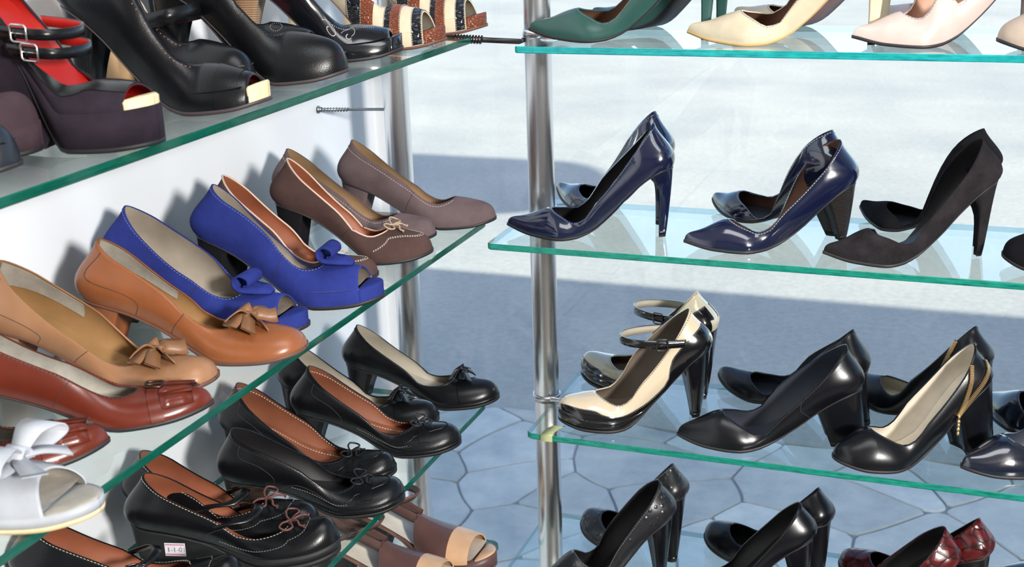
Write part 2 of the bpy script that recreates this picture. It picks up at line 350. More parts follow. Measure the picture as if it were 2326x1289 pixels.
# ------------------------------------------------------------------ mesh helpers
def link(name, verts, faces, mat, parent=None, smooth=True, mats=None):
    me = bpy.data.meshes.new(name); me.from_pydata([tuple(map(float, v)) for v in verts], [], [tuple(map(int, f)) for f in faces]); me.update()
    if smooth: me.polygons.foreach_set('use_smooth', [True]*len(me.polygons))
    me.materials.append(MATS[mat]); o = bpy.data.objects.new(name, me); C.objects.link(o)
    if parent: o.parent = parent
    return o
class MB:
    """collects simple shapes into one mesh"""
    def __init__(s): s.v = []; s.f = []
    def add(s, V, F):
        n = len(s.v); s.v += [tuple(map(float, p)) for p in V]; s.f += [tuple(int(i)+n for i in f) for f in F]
    def grid(s, G, closed_u=False, closed_v=False, flip=False):
        G = np.asarray(G); a, b = G.shape[:2]; F = []
        for i in range(a if closed_u else a-1):
            for j in range(b if closed_v else b-1):
                q = (i*b+j, ((i+1) % a)*b+j, ((i+1) % a)*b+(j+1) % b, i*b+(j+1) % b)
                F.append(q[::-1] if flip else q)
        s.add(G.reshape(-1, 3), F)
    def tube(s, P, r, n=6, closed=False, flat=None, cap=True):
        P = np.asarray(P, float); m = len(P); rr = np.broadcast_to(np.asarray(r, float), (m,)) if np.ndim(r) else np.full(m, r)
        T = np.gradient(P, axis=0)
        if closed: T = np.roll(P, -1, 0) - np.roll(P, 1, 0)
        T /= np.linalg.norm(T, axis=1)[:, None]+1e-12
        up = np.array([0, 0, 1.0]) if abs(T[0][2]) < .9 else np.array([0, 1.0, 0])
        U = np.cross(T[0], up); U /= np.linalg.norm(U); R = []
        for i in range(m):
            U = U - T[i]*np.dot(U, T[i]); U /= np.linalg.norm(U)+1e-12; V = np.cross(T[i], U)
            a = np.linspace(0, 2*np.pi, n, endpoint=False)
            R.append(P[i]+rr[i]*(np.cos(a)[:, None]*U+np.sin(a)[:, None]*V))
        k = len(s.v); s.grid(np.array(R), closed_u=closed, closed_v=True, flip=True)
        if cap and not closed:
            s.f.append(tuple(k+i for i in range(n))); s.f.append(tuple(k+(m-1)*n+i for i in range(n))[::-1])
    def ribbon(s, P, W, th, closed=False):
        """P path (m,3), W half-width vectors (m,3) ; slab of thickness th"""
        P = np.asarray(P, float); W = np.asarray(W, float)
        if W.ndim == 1: W = np.broadcast_to(W, P.shape)
        T = np.gradient(P, axis=0)
        if closed: T = np.roll(P, -1, 0)-np.roll(P, 1, 0)
        N = np.cross(T, W); N /= np.linalg.norm(N, axis=1)[:, None]+1e-12; N = N*th/2
        G = np.stack([P+W+N, P-W+N, P-W-N, P+W-N], 1)
        k = len(s.v); s.grid(G, closed_u=closed, closed_v=True, flip=True)
        if not closed:
            m = len(P); s.f.append((k, k+1, k+2, k+3)); s.f.append((k+(m-1)*4+3, k+(m-1)*4+2, k+(m-1)*4+1, k+(m-1)*4))
    def box(s, c, ax, ay, az):
        c, ax, ay, az = [np.asarray(q, float) for q in (c, ax, ay, az)]
        V = [c+i*ax+j*ay+k*az for k in (-1, 1) for j in (-1, 1) for i in (-1, 1)]
        s.add(V, [(0, 2, 3, 1), (4, 5, 7, 6), (0, 1, 5, 4), (2, 6, 7, 3), (0, 4, 6, 2), (1, 3, 7, 5)])
    def disc(s, c, n, r, k=6, h=.0003):
        n = np.asarray(n, float); n /= np.linalg.norm(n)+1e-12
        u = np.cross(n, [0, 0, 1.0]) if abs(n[2]) < .9 else np.cross(n, [1.0, 0, 0]); u /= np.linalg.norm(u); v = np.cross(n, u)
        V = [np.asarray(c)+n*h]+[np.asarray(c)+r*(math.cos(a)*u+math.sin(a)*v) for a in np.linspace(0, 2*np.pi, k, endpoint=False)]
        s.add(V, [(0, 1+i, 1+(i+1) % k) for i in range(k)])
    def ball(s, c, rx, ry=None, rz=None, n=10):
        ry = ry or rx; rz = rz or rx; G = []
        for t in np.linspace(.02, math.pi-.02, n//2+2):
            G.append([[c[0]+rx*math.sin(t)*math.cos(p), c[1]+ry*math.sin(t)*math.sin(p), c[2]+rz*math.cos(t)] for p in np.linspace(0, 2*np.pi, n, endpoint=False)])
        s.grid(np.array(G), closed_v=True, flip=True)
    def build(s, name, mat, parent=None, smooth=True, label=None, stuff=False):
        o = link(name, s.v, s.f, mat, parent, smooth)
        if label: o['label'] = label
        if stuff: o['kind'] = 'stuff'
        return o
def empty(name, loc, rz=0.0):
    o = bpy.data.objects.new(name, None); o.empty_display_size = 0.05; C.objects.link(o); o.location = loc; o.rotation_euler = (0, 0, rz); return o
def tag(o, label, cat, group=None):
    o['label'] = label; o['category'] = cat
    if group: o['group'] = group
    return o
def structure(o): o['kind'] = 'structure'; return o
def catmull(P, k=8, closed=False):
    P = np.asarray(P, float); n = len(P); out = []
    for i in range(n if closed else n-1):
        if closed: p0, p1, p2, p3 = P[(i-1) % n], P[i], P[(i+1) % n], P[(i+2) % n]
        else: p0, p1, p2, p3 = P[max(i-1, 0)], P[i], P[i+1], P[min(i+2, n-1)]
        for t in np.linspace(0, 1, k, endpoint=False):
            out.append(.5*((2*p1)+(-p0+p2)*t+(2*p0-5*p1+4*p2-p3)*t*t+(-p0+3*p1-3*p2+p3)*t**3))
    if not closed: out.append(P[-1])
    return np.array(out)

# ------------------------------------------------------------------ setting: ground, shop shell, shelves, poles
Z1, Z2, Z3, Z4 = -.2261, -.4984, -.7787, -1.04
GROUND = -1.8
def slab_box(name, lo, hi, mat, parent=None, bevel=0.0):
    mb = MB(); lo, hi = np.array(lo, float), np.array(hi, float); mb.box((lo+hi)/2, ((hi-lo)[0]/2, 0, 0), (0, (hi-lo)[1]/2, 0), (0, 0, (hi-lo)[2]/2))
    o = mb.build(name, mat, parent, False)
    if bevel:
        b = o.modifiers.new('bevel', 'BEVEL'); b.width = bevel; b.segments = 2
    return o
road = structure(slab_box('road', (-40, 3.86, GROUND-.3), (40, 70, GROUND), 'asphalt'))
pav = structure(slab_box('pavement', (-7, 2.0, GROUND-.3), (7, 3.86, GROUND-.006), 'grout'))
def flagstones():
    rnd = random.Random(7); seeds = []
    y = 2.12; row = 0
    while y < 3.95:
        x = -3.3+.19*(row % 2)
        while x < 1.7:
            seeds.append((x+rnd.uniform(-.17, .17), y+rnd.uniform(-.13, .13))); x += .37
        y += .30; row += 1
    for i, s in enumerate(seeds):
        if not (-3.1 < s[0] < 1.5): continue
        poly = [(-3.4, 2.02), (1.8, 2.02), (1.8, 3.85), (-3.4, 3.85)]
        for j, q in enumerate(seeds):
            if j == i: continue
            d = (q[0]-s[0], q[1]-s[1]); dl = math.hypot(*d)
            if dl > 1.1: continue
            mx, my = (s[0]+q[0])/2, (s[1]+q[1])/2; nx, ny = d[0]/dl, d[1]/dl
            c = nx*mx+ny*my-.0034; out = []
            for k in range(len(poly)):
                a, b = poly[k], poly[(k+1) % len(poly)]
                da, db = nx*a[0]+ny*a[1]-c, nx*b[0]+ny*b[1]-c
                if da <= 0: out.append(a)
                if da*db < 0:
                    t = da/(da-db); out.append((a[0]+(b[0]-a[0])*t, a[1]+(b[1]-a[1])*t))
            poly = out
            if len(poly) < 3: break
        if len(poly) < 3: continue
        P = []
        n = len(poly)
        for k in range(n):      # outline follows a wavy field so that neighbours stay parallel
            a, b = np.array(poly[k]), np.array(poly[(k+1) % n]); ln = np.linalg.norm(b-a)
            for t in np.linspace(.04 if ln > .05 else .3, .96 if ln > .05 else .7, 2 if ln < .1 else 6):
                w_ = a+(b-a)*t; P.append(w_+.020*np.array([math.sin(7.3*w_[1]+3*w_[0]+1)+.5*math.sin(17*w_[1]-9*w_[0]), math.sin(6.1*w_[0]-4*w_[1])+.5*math.sin(15*w_[0]+8*w_[1])]))
        c = np.array(s); h = rnd.uniform(-.002, .002)
        P = np.array(P); m = len(P); V = []
        for k_, z in ((1.0, GROUND-.02), (1.0, GROUND-.004+h), (.985, GROUND+h)):
            V += [(c[0]+(p[0]-c[0])*k_, c[1]+(p[1]-c[1])*k_, z) for p in P]
        F = [(r*m+k, r*m+(k+1) % m, (r+1)*m+(k+1) % m, (r+1)*m+k) for r in (0, 1) for k in range(m)]+[tuple(2*m+k for k in range(m))]
        link('paving_stone', V, F, 'flagstone', pav, False)
flagstones()

# shop shell
floor = structure(slab_box('floor', (-1.15, -3.2, GROUND-.2), (4.2, 2.0, GROUND+.03), 'floor_tile'))
structure(slab_box('wall_left', (-1.15, -3.2, GROUND+.03), (-1.0, 1.965, 1.25), 'wall_white'))
structure(slab_box('wall_right', (4.05, -3.2, GROUND+.03), (4.2, 2.0, 1.25), 'wall_taupe'))
structure(slab_box('wall_back', (-1.15, -3.35, GROUND+.03), (4.2, -3.2, 1.25), 'wall_taupe'))
structure(slab_box('ceiling', (-1.15, -3.35, 1.25), (4.2, 2.0, 1.40), 'ceiling_grey'))
roof = structure(slab_box('roof', (-4.2, -3.35, 1.40), (4.6, 2.25, 2.58), 'facade'))
# unseen round-ended board on posts, added above the roof to shade the road
mb = MB(); mb.box((-4.6, 2.1, 5.15), (1.75, 0, 0), (0, .04, 0), (0, 0, .92))
G = []
for a in np.linspace(-math.pi/2, math.pi/2, 13): G.append([(-2.85+.55*math.cos(a), yy, 5.15+.92*math.sin(a)) for yy in (2.06, 2.14)])
G = np.array(G); mb.grid(G); mb.f.append(tuple(len(mb.v)-26+2*i for i in range(13))); mb.f.append(tuple(len(mb.v)-26+2*i+1 for i in range(13))[::-1])
mb.build('shadow_board', 'facade', roof, False)
for x in (-4.0, -3.3):
    mb = MB(); mb.box((x, 2.1, 3.45), (.03, 0, 0), (0, .03, 0), (0, 0, .9)); mb.build('shadow_board_post', 'facade', roof, False)
# window: one tall pane between a white jamb and the far side, low sill
win = structure(slab_box('window_1', (-.985, 1.985, -1.42), (3.95, 1.993, 1.2), 'window_glass'))
structure(slab_box('window_frame', (-1.0, 1.965, -1.50), (-.975, 2.02, 1.25), 'frame_white', None))
bpy.data.objects['window_frame'].parent = win
slab_box('window_sill', (-1.15, 1.955, GROUND), (4.2, 2.05, -1.42), 'frame_white', win)
slab_box('window_head', (-1.0, 1.965, 1.2), (4.05, 2.02, 1.25), 'frame_white', win)
slab_box('window_jamb', (3.95, 1.965, -1.42), (4.05, 2.02, 1.2), 'frame_white', win)
slab_box('corner_post', (-1.15, 1.965, GROUND), (-1.0, 2.05, 1.25), 'frame_white', win)

def shelf(x0, x1, y0, y1, ztop, edge_mat, label, th=.0092, rad=.012, clear_back=False):
    """glass sheet with rounded corners; clear faces, coloured polished edge as a part"""
    P = []
    for cx_, cy_, a0 in ((x1-rad, y0+rad, -90), (x1-rad, y1-rad, 0), (x0+rad, y1-rad, 90), (x0+rad, y0+rad, 180)):
        for a in range(0, 91, 15): P.append((cx_+rad*math.cos(math.radians(a0+a)), cy_+rad*math.sin(math.radians(a0+a))))
    m = len(P); e = .0008
    V = [(x, y, ztop) for x, y in P]+[(x, y, ztop-th) for x, y in P]
    o = link('glass_shelf', V, [tuple(range(m)), tuple(range(2*m-1, m-1, -1))], 'shelf_glass', None, False)
    tag(o, label, 'shelf', 'glass display shelves')
    rings = []
    for ins, z in ((0, ztop-.0002), (-e, ztop-.0012), (-e, ztop-th+.0012), (0, ztop-th+.0002)):
        cxm, cym = (x0+x1)/2, (y0+y1)/2
        rings.append([(x+(-ins)*np.sign(x-cxm), y+(-ins)*np.sign(y-cym), z) for x, y in P])
    R = np.array(rings)
    if clear_back:      # only the long front edge shows its colour; the other edges are clear
        sel = [k for k in range(m) if P[k][1] < y0+rad*1.01]; k0 = next(k for k in range(m) if k in sel and (k-1) % m not in sel)
        fr = [(k0+j) % m for j in range(len(sel))]; bk = [(k0+len(sel)-1+j) % m for j in range(m-len(sel)+2)]
        mb = MB(); mb.grid(R[:, fr], flip=True); mb.build('polished_edge', edge_mat, o, False)
        mb = MB(); mb.grid(R[:, bk], flip=True); mb.build('clear_edge', 'edge_clear', o, False)
    else:
        mb = MB(); mb.grid(R, closed_v=True, flip=True); mb.build('polished_edge', edge_mat, o, False)
    return o
XL = -.7015
shelf(-.955, XL, .25, 1.700, Z1, 'edge_deep', 'uppermost left glass shelf under the red-lined black heels and patchwork peep-toes', rad=.02)
shelf(-.955, XL, .25, 1.722, Z2, 'edge_deep', 'left glass shelf holding the blue, brown and tan suede and leather pumps', rad=.016)
shelf(-.955, XL, .25, 1.690, Z3, 'edge_deep', 'left glass shelf holding the black low-heeled bow pumps', rad=.014)
shelf(-.955, XL-.003, .25, 1.728, Z4, 'edge_deep', 'lowest left glass shelf under the brown perforated sandals', rad=.014)
shelf(-.605, .70, 1.60, 1.855, Z1, 'edge_cyan', 'uppermost window shelf with bright cyan edge under green and cream pumps', rad=.006, clear_back=True)
shelf(-.655, .70, 1.60, 1.855, Z2, 'edge_green', 'window shelf with green edge holding navy patent and black suede stilettos', rad=.008, clear_back=True)
shelf(-.605, .70, 1.60, 1.855, Z3, 'edge_green', 'window shelf holding the two-tone strap shoes and zipped pumps', rad=.010, clear_back=True)
shelf(-.665, .70, 1.60, 1.850, Z4, 'edge_green', 'lowest window shelf holding ostrich and burgundy heels', rad=.010, clear_back=True)

def pole(x, y, r, label):
    n = 32; zs = [GROUND+.03, 1.25]; G = np.array([[(x+r*math.cos(a), y+r*math.sin(a), z) for a in np.linspace(0, 2*np.pi, n, endpoint=False)] for z in zs])
    mb = MB(); mb.grid(G, closed_v=True, flip=True); o = mb.build('chrome_pole', 'chrome'); tag(o, label, 'pole', 'chrome shelf poles')
    mb = MB(); mb.grid(np.array([[(x+q*math.cos(a), y+q*math.sin(a), z) for a in np.linspace(0, 2*np.pi, n, endpoint=False)] for q, z in ((r*1.9, GROUND+.03), (r*1.9, GROUND+.036), (r*1.05, GROUND+.045))]), closed_v=True, flip=True)
    mb.build('base_flange', 'chrome', o); return o
PXR, PYR = -.6205, 1.735
pole(PXR, PYR, .0192, 'chrome pole standing in front of the window at the left end of the window shelves')
pole(-.876, 1.795, .0201, 'chrome pole beside the white wall behind the left shelves')

def screw(p0, p1, r, label, mat, head=True, thr=(0.0, .4), flange=True):
    p0, p1 = np.array(p0, float), np.array(p1, float); d = p1-p0; L_ = np.linalg.norm(d); d /= L_
    mb = MB(); mb.tube([p0, p0+d*L_*.5, p1], r, 10); o = mb.build('fixing_screw', mat); tag(o, label, 'screw')
    u = np.cross(d, [0, 0, 1.0]); u /= np.linalg.norm(u); v = np.cross(d, u)
    a, b = thr; nt = int((b-a)*L_/.0042); t = np.linspace(a, b, nt*10); ang = np.linspace(0, nt*2*np.pi, nt*10)
    P = np.array([p0+d*L_*tt+(r*1.25)*(math.cos(g)*u+math.sin(g)*v) for tt, g in zip(t, ang)])
    mb = MB(); mb.tube(P, r*.42, 5); mb.build('screw_thread', mat, o)
    if head:
        mb = MB()
        R0 = [(0, r*2.6), (.0022, r*2.6), (.0026, r*1.8), (.006, r*1.7)]
        mb.grid(np.array([[p0+d*q+rr*(math.cos(g)*u+math.sin(g)*v) for g in np.linspace(0, 2*np.pi, 12, endpoint=False)] for q, rr in R0]), closed_v=True); mb.build('screw_flange', mat, o)
    if flange:
        mb = MB(); mb.grid(np.array([[p1-d*q+rr*(math.cos(g)*u+math.sin(g)*v) for g in np.linspace(0, 2*np.pi, 14, endpoint=False)] for q, rr in ((.0035, r), (.003, r*1.5), (0, r*1.5))]), closed_v=True); mb.build('screw_collar', mat, o)
    return o
screw((-.9985, 1.768, -.3535), (-.893, 1.795, -.3545), .0023, 'thin zinc screw running from the white wall to the chrome pole', 'zinc', thr=(.03, .45), flange=False)
screw((-.735, 1.700, -.2310), (PXR-.018, 1.727, -.2375), .0040, 'dark steel screw between the upper left shelf and the window pole', 'dark_steel', head=False, thr=(0, .42))

def clamp(z, label):
    c = np.array([PXR+.019, PYR-.008, z]); mb = MB()
    ring = lambda q, zz: [(PXR+q*math.cos(a), PYR+q*math.sin(a), zz) for a in np.linspace(0, 2*np.pi, 28, endpoint=False)]
    mb.grid(np.array([ring(.0195, z-.004), ring(.0212, z-.004), ring(.0212, z+.006), ring(.0195, z+.006)]), closed_v=True, flip=True)
    o = mb.build('shelf_clamp', 'chrome'); tag(o, label, 'clamp', 'chrome shelf clamps')
    mb = MB(); mb.tube(catmull([(c[0]-.006, c[1]-.012, z+.0045), (c[0]+.010, c[1]-.014, z+.0052), (c[0]+.022, c[1]-.010, z+.0045)], 5), .0042, 8); mb.build('clamp_jaw', 'chrome', o)
    mb = MB(); mb.disc((c[0]+.014, c[1]+.016, z+.0012), (0, 0, 1), .011, 16); mb.build('clamp_pad', 'white_leather', o)
    return o
clamp(Z3, 'chrome clamp holding the middle window shelf beside the two-tone shoe'); clamp(Z1, 'chrome clamp under the green pump on the top window shelf')
# dried strip of tape folded over the shelf edge
mb = MB(); P = [(-.566, 1.634, Z3+.0006), (-.572, 1.622, Z3+.0008), (-.574, 1.6095, Z3+.0006), (-.574, 1.5982, Z3-.0004), (-.574, 1.5980, Z3-.0094)]
mb.ribbon(np.array(P), np.array([.0085, .001, 0]), .0004); tag(mb.build('tape', 'tape_old'), 'yellowed strip of old tape folded over the glass edge beside the pole', 'tape')

# ------------------------------------------------------------------ shoes
def on_many(S, st, v, side=1, off=0.0, frame=False):
    """points (and frames) on the shoe surface for equally long lists st, v"""
    st = np.atleast_1d(np.asarray(st, float)); v = np.broadcast_to(np.asarray(v, float), st.shape); e = .004
    f = lambda a, b: S.section(a, b, side, pair=True)
    p = f(st, v); s1 = np.where(st > .5, -1., 1.); s2 = np.where(v > .5, -1., 1.)
    ds = (f(st+e*s1, v)-p)*s1[:, None]; dv = (f(st, v+e*s2)-p)*s2[:, None]
    n = np.cross(ds, dv)*side; n /= np.linalg.norm(n, axis=1)[:, None]+1e-12
    bad = (n[:, 2] < -.5) | (n[:, 1]*side < -.35); n[bad] *= -1
    off = np.broadcast_to(np.asarray(off, float), st.shape); q = p+n*off[:, None]
    if frame:
        t = ds/(np.linalg.norm(ds, axis=1)[:, None]+1e-12); return q, t, np.cross(n, t), n
    return q
def on_surf(S, st, v, side=1, off=0.0, frame=False):
    r = on_many(S, [st], [v], side, off, frame); return tuple(x[0] for x in r) if frame else r[0]
def top_path(S, v=1.0, n=40, a=0.0, off=0.0):
    """along the topline from the throat down one side, round the heel and back up"""
    sv = S.xv+.03; t = np.linspace(0, 1, n); st = sv*(.5-.5*np.cos(np.pi*t)); st = a+(sv-a)*st/sv
    return np.concatenate([on_many(S, st[::-1], v, 1, off), on_many(S, st, v, -1, off)[1:]])
def dash_line(mb, P, dash=.0024, gap=.0016, w=.00026):
    P = np.asarray(P); seg = np.linalg.norm(np.diff(P, axis=0), axis=1); cum = np.concatenate([[0], np.cumsum(seg)])
    s = 0.0
    while s+dash < cum[-1]:
        a = np.array([np.interp(s, cum, P[:, k]) for k in range(3)]); b = np.array([np.interp(s+dash, cum, P[:, k]) for k in range(3)])
        d = (b-a)/2; dn = d/(np.linalg.norm(d)+1e-12); u = np.cross(dn, [0, 0, 1.0]); u /= np.linalg.norm(u)+1e-9; v = np.cross(dn, u)
        mb.box((a+b)/2, d, u*w, v*w); s += dash+gap
def surf_path(S, pts, side, off=.0005, k=8):
    q = catmull(np.array([(a, b, 0) for a, b in pts]), k); return on_many(S, q[:, 0], np.clip(q[:, 1], .01, 1), side, off)
def patch(S, sts, lo, hi, off, thick, sides=(1, -1), nv=9):
    mb = MB(); sts = np.asarray(sts)
    for sd in sides:
        tt = np.linspace(0, 1, nv); lo_, hi_ = np.asarray(lo, float), np.asarray(hi, float)
        vv = lo_[:, None]+(hi_-lo_)[:, None]*tt; ss = np.repeat(sts[:, None], nv, 1)
        q_, _, _, n_ = on_many(S, ss.ravel(), vv.ravel(), sd, off, True)
        G = q_.reshape(len(sts), nv, 3); H = G-n_.reshape(G.shape)*thick
        fl = sd < 0
        mb.grid(G, flip=fl)
        for A, B, f in ((G[:, -1], H[:, -1], fl), (H[:, 0], G[:, 0], fl), (H[0], G[0], not fl), (G[-1], H[-1], not fl)):
            mb.grid(np.stack([A, B], 1), flip=not f)
    return mb
def vframe(S, st):
    p = S.section([st], [1.0])[0, 0]; q = S.section([st+.02], [1.0])[0, 0]
    t = (q-p)/np.linalg.norm(q-p); y = np.array([0, 1.0, 0]); n = np.cross(t, y); return p, t, y, n

def build_shoe(key, D):
    """D: shelf plane z, X, Y, yaw, par + look. Returns (root, Shoe)"""
    S = Shoe(**D['par']); L = S.L
    root = empty(D.get('name', 'pump'), (D['X'], D['Y'], D['z']), D['yaw'])
    root.location = (D['X']-L/2*math.cos(D['yaw']), D['Y']-L/2*math.sin(D['yaw']), D['z'])
    tag(root, D['label'], D.get('cat', 'shoe'), D.get('group'))
    so, s_c, sv = S.stations(26, 18)
    if D.get('stp'): s_c = sv+(D['stp']-sv)*np.linspace(0, 1, 14)[1:]
    st = np.concatenate([so, s_c]); nv = 13; v = np.linspace(0, 1, nv)
    V = []; F = []
    for sd in (1, -1):
        B = S.section(st, v, sd); n0 = len(V); V += list(B.reshape(-1, 3))
        for i in range(len(st)-1):
            for j in range(nv-1):
                q = (n0+i*nv+j, n0+(i+1)*nv+j, n0+(i+1)*nv+j+1, n0+i*nv+j+1)
                F.append(q if sd > 0 else q[::-1])
    V = np.array(V)
    # which points lie on the lower edge
    low = np.zeros(len(V), bool); low[::nv] = True
    key_ = np.round(V*1e5).astype(np.int64); uq, idx, inv = np.unique(key_, axis=0, return_index=True, return_inverse=True); inv = inv.reshape(-1)
    V2 = V[idx]; low2 = np.zeros(len(V2), bool); np.logical_or.at(low2, inv, low)
    F2 = []
    for f in F:
        g = []
        for i in f:
            k = inv[i]
            if k not in g: g.append(int(k))
        if len(g) >= 3: F2.append(g)
    N = np.zeros_like(V2)
    for g in F2:
        n = np.cross(V2[g[1]]-V2[g[0]], V2[g[2]]-V2[g[0]])
        for k in g: N[k] += n
    # make normals point outward
    if N[np.argmax(V2[:, 1])][1] < 0: N = -N; F2 = [g[::-1] for g in F2]
    N /= np.linalg.norm(N, axis=1)[:, None]+1e-12
    In = V2-N*.0017
    ec = {}
    for g in F2:
        for a, b in zip(g, g[1:]+g[:1]): ec.setdefault((min(a, b), max(a, b)), []).append((a, b))
    rim = [e[0] for e in ec.values() if len(e) == 1 and not (low2[e[0][0]] and low2[e[0][1]])]
    n2 = len(V2); RF = [(b, a, a+n2, b+n2) for a, b in rim]
    if not D.get('noupper'):
        link('upper', np.concatenate([V2, In]), F2+RF, D['m'], root)
        link('lining', In-N*.0004, [g[::-1] for g in F2], D['lin'], root)
    # insole
    top_end = (D['stp']-.03) if D.get('stp') and D.get('tip') else .985
    xs = np.concatenate([L*.5*(1-np.cos(np.linspace(.12, np.pi/2, 10))), np.linspace(.5, top_end, 14)[1:]*L])
    w = np.maximum(S.w(xs)-.0022, .0004); zb = S.b(xs)+.0018+S.insup*sstep(.36, .62, xs/L)
    G = np.stack([np.stack([xs, w*k+S.cx(xs), zb+.0025*abs(k)**3], -1) for k in (-1, -.6, 0, .6, 1)], 1)
    mb = MB(); mb.grid(G); mb.build('insole', D.get('ins', D['lin']), root)
    # sole
    def slab(name, mat, x0, ztop, zbot, e, xe=.0012):
        t = np.linspace(0, 1, 40); xs = L*(x0+(1-x0)*np.sin(np.pi/2*t)) if x0 > 0 else L*(.5-.5*np.cos(np.pi*t))
        w = S.w(xs)+e*np.clip(S.w(xs)/.01, .15, 1); X = xs+xe*np.clip((xs/L-.8)/.2, 0, 1)
        zt, zb = ztop(xs), zbot(xs); zt = np.maximum(zt, zb+.0004)
        ring = lambda k, z: np.stack([X, k*w+S.cx(xs), z], -1)
        G = np.stack([ring(0, zt), ring(1, zt), ring(1.0, zt*.5+zb*.5), ring(.985, zb), ring(0, zb), ring(-.985, zb), ring(-1.0, zt*.5+zb*.5), ring(-1, zt)], 1)
        mb = MB(); mb.grid(G, closed_v=True)
        return mb.build(name, mat, root)
    if S.pf > 0:
        slab('platform', D.get('plat', D['m']), .36, lambda x: S.b(x)+.0006, lambda x: S.b(x)-S.pf*sstep(.36, .6, x/L)+0*x, .0008)
    slab('sole', D['sole'], 0., lambda x: S.b(x)-S.pf*sstep(.36, .6, x/L), lambda x: S.bot(x), D.get('welt', .0010))
    # heel with a rubber top piece
    R = S.heelpts(9); hz = R[-1][:, 2].max()
    tipf = .0065/max(hz, .01)
    lowr = R[0]+(R[1]-R[0])*min(1, tipf*8)
    G = np.concatenate([[lowr], R[1:]] if tipf*8 < 1 else [[lowr], R[2:]])
    mb = MB(); mb.grid(G, closed_v=True); mb.f.append(tuple(range(R.shape[1]))[::-1]); mb.build('heel', D['heel'], root)
    mb = MB(); mb.grid(np.array([R[0], lowr]), closed_v=True); k = R.shape[1]; mb.f.append(tuple(range(k))[::-1]); mb.f.append(tuple(range(k, 2*k))); mb.build('heel_tip', 'rubber', root)
    if D.get('tip'):     # open toe: covered end of the platform under the opening
        xs = L*(D['stp']-.012+(1.012-D['stp'])*np.sin(np.linspace(0, np.pi/2, 14))); w = np.maximum(S.w(xs)-.0008-.0030*(xs < L*(D['stp']-.004)), .0002); hp = max(S.insup, .0)+D.get('pad', .002)
        zt = S.b(xs)+hp; zl = S.b(xs)-.0008; e = np.minimum(.003, w*.5)
        G = np.stack([np.stack([xs, k*(w-i*e)+S.cx(xs), z], -1) for k, i, z in ((-1, 0, zl), (-1, 0, zt-.002), (-1, 1, zt), (0, 0, zt+.0004), (1, 1, zt), (1, 0, zt-.002), (1, 0, zl))], 1)
        mb = MB(); mb.grid(G); mb.build('toe_pad', D['tip'], root)
    return root, S

# --- trimmings (all in the shoe's own coordinates)
def topline_stitch(S, root, mat='thread_grey', v=.93, a=0.0):
    mb = MB(); dash_line(mb, top_path(S, v, 60, a, .0003)); mb.build('stitching', mat, root, False, stuff=True)
def topline_piping(S, root, mat, r=.0011):
    mb = MB(); mb.tube(top_path(S, 1.0, 50, 0.0, -.0005), r, 6, closed=False); mb.build('piping', mat, root)
def seam(S, root, pts, side, mat='thread_dark', name='seam', r=.00035):
    mb = MB(); mb.tube(surf_path(S, pts, side, .0001), r, 4); return mb.build(name, mat, root)
def stitch_on(S, root, runs, mat):
    mb = MB()
    for side, pts in runs: dash_line(mb, surf_path(S, pts, side, .0004, 12), .0020, .0013, .0003)
    mb.build('stitching', mat, root, False, stuff=True)
def cord_bow(S, root, st, mat, size=.03, r=.0011, tilt=0.0, up=.002, name='bow'):
    p, t, y, n = vframe(S, st); p = p+n*up; ca, sa = math.cos(tilt), math.sin(tilt); y, t = y*ca+t*sa, t*ca-y*sa
    knot = MB(); knot.ball((0, 0, 0), .0028, .0026, .0024, 8); knot.v = [tuple(p+n*.002+np.array(q)) for q in knot.v]
    root_b = knot.build(name, mat, root)
    for sg in (1, -1):
        P = [p+n*.002, p+y*sg*size*.35-t*.006+n*.006, p+y*sg*size*.8-t*.007+n*.007, p+y*sg*size*.95+t*.001+n*.004, p+y*sg*size*.7+t*.007+n*.003, p+y*sg*size*.3+t*.003+n*.003, p+n*.002]
        m = MB(); m.tube(catmull(P, 7), r, 6); m.build('bow_loop', mat, root_b)
        P = [p+n*.002, p+y*sg*size*.2+t*.010+n*.004, p+y*sg*size*.45+t*size*.5+n*.001, p+y*sg*size*.5+t*size*.72-n*.001]
        m = MB(); m.tube(catmull(P, 7), [r]*19+[r*1.9]*3, 6); m.build('bow_tail', mat, root_b)
    return root_b
def leather_bow(S, root, st, mat, size=.034, strips=3, name='bow'):
    p, t, y, n = vframe(S, st); p = p+n*.002
    k = MB(); P = [p+y*.006+n*.003, p+n*.0095, p-y*.006+n*.003]; k.ribbon(catmull(P, 6), t*.0065, .004); b = k.build(name, mat, root)
    for sg in (1, -1):
        for i in range(strips):
            a = (i-(strips-1)/2)*.62; d = y*sg*math.cos(a)+t*math.sin(a); wv = np.cross(n, d)
            ln = size*(1-.12*abs(i-(strips-1)/2)) ; lift = .009-.002*i
            P = catmull([p+n*.005, p+d*ln*.35+n*(lift+.004), p+d*ln*.75+n*(lift*.6+.002), p+d*ln+n*(.001+.003*(i % 2))], 6)
            wd = np.interp(np.linspace(0, 1, len(P)), [0, .3, 1], [.0035, .0065, .0085])
            W = (wv*math.cos(.5*(i-1))+n*math.sin(.5*(i-1))*sg)[None]*wd[:, None]
            m = MB(); m.ribbon(P, W, .0016); m.build('bow_strip', mat, b)
    return b
def vamp_strap(S, root, st, mat, wdt=.010, vlo=.05, name='vamp_strap', off=.0014):
    d = wdt/S.L/2; mb = patch(S, [st-d, st, st+d], [vlo]*3, [1.0]*3, off, off*1.0); return mb.build(name, mat, root)
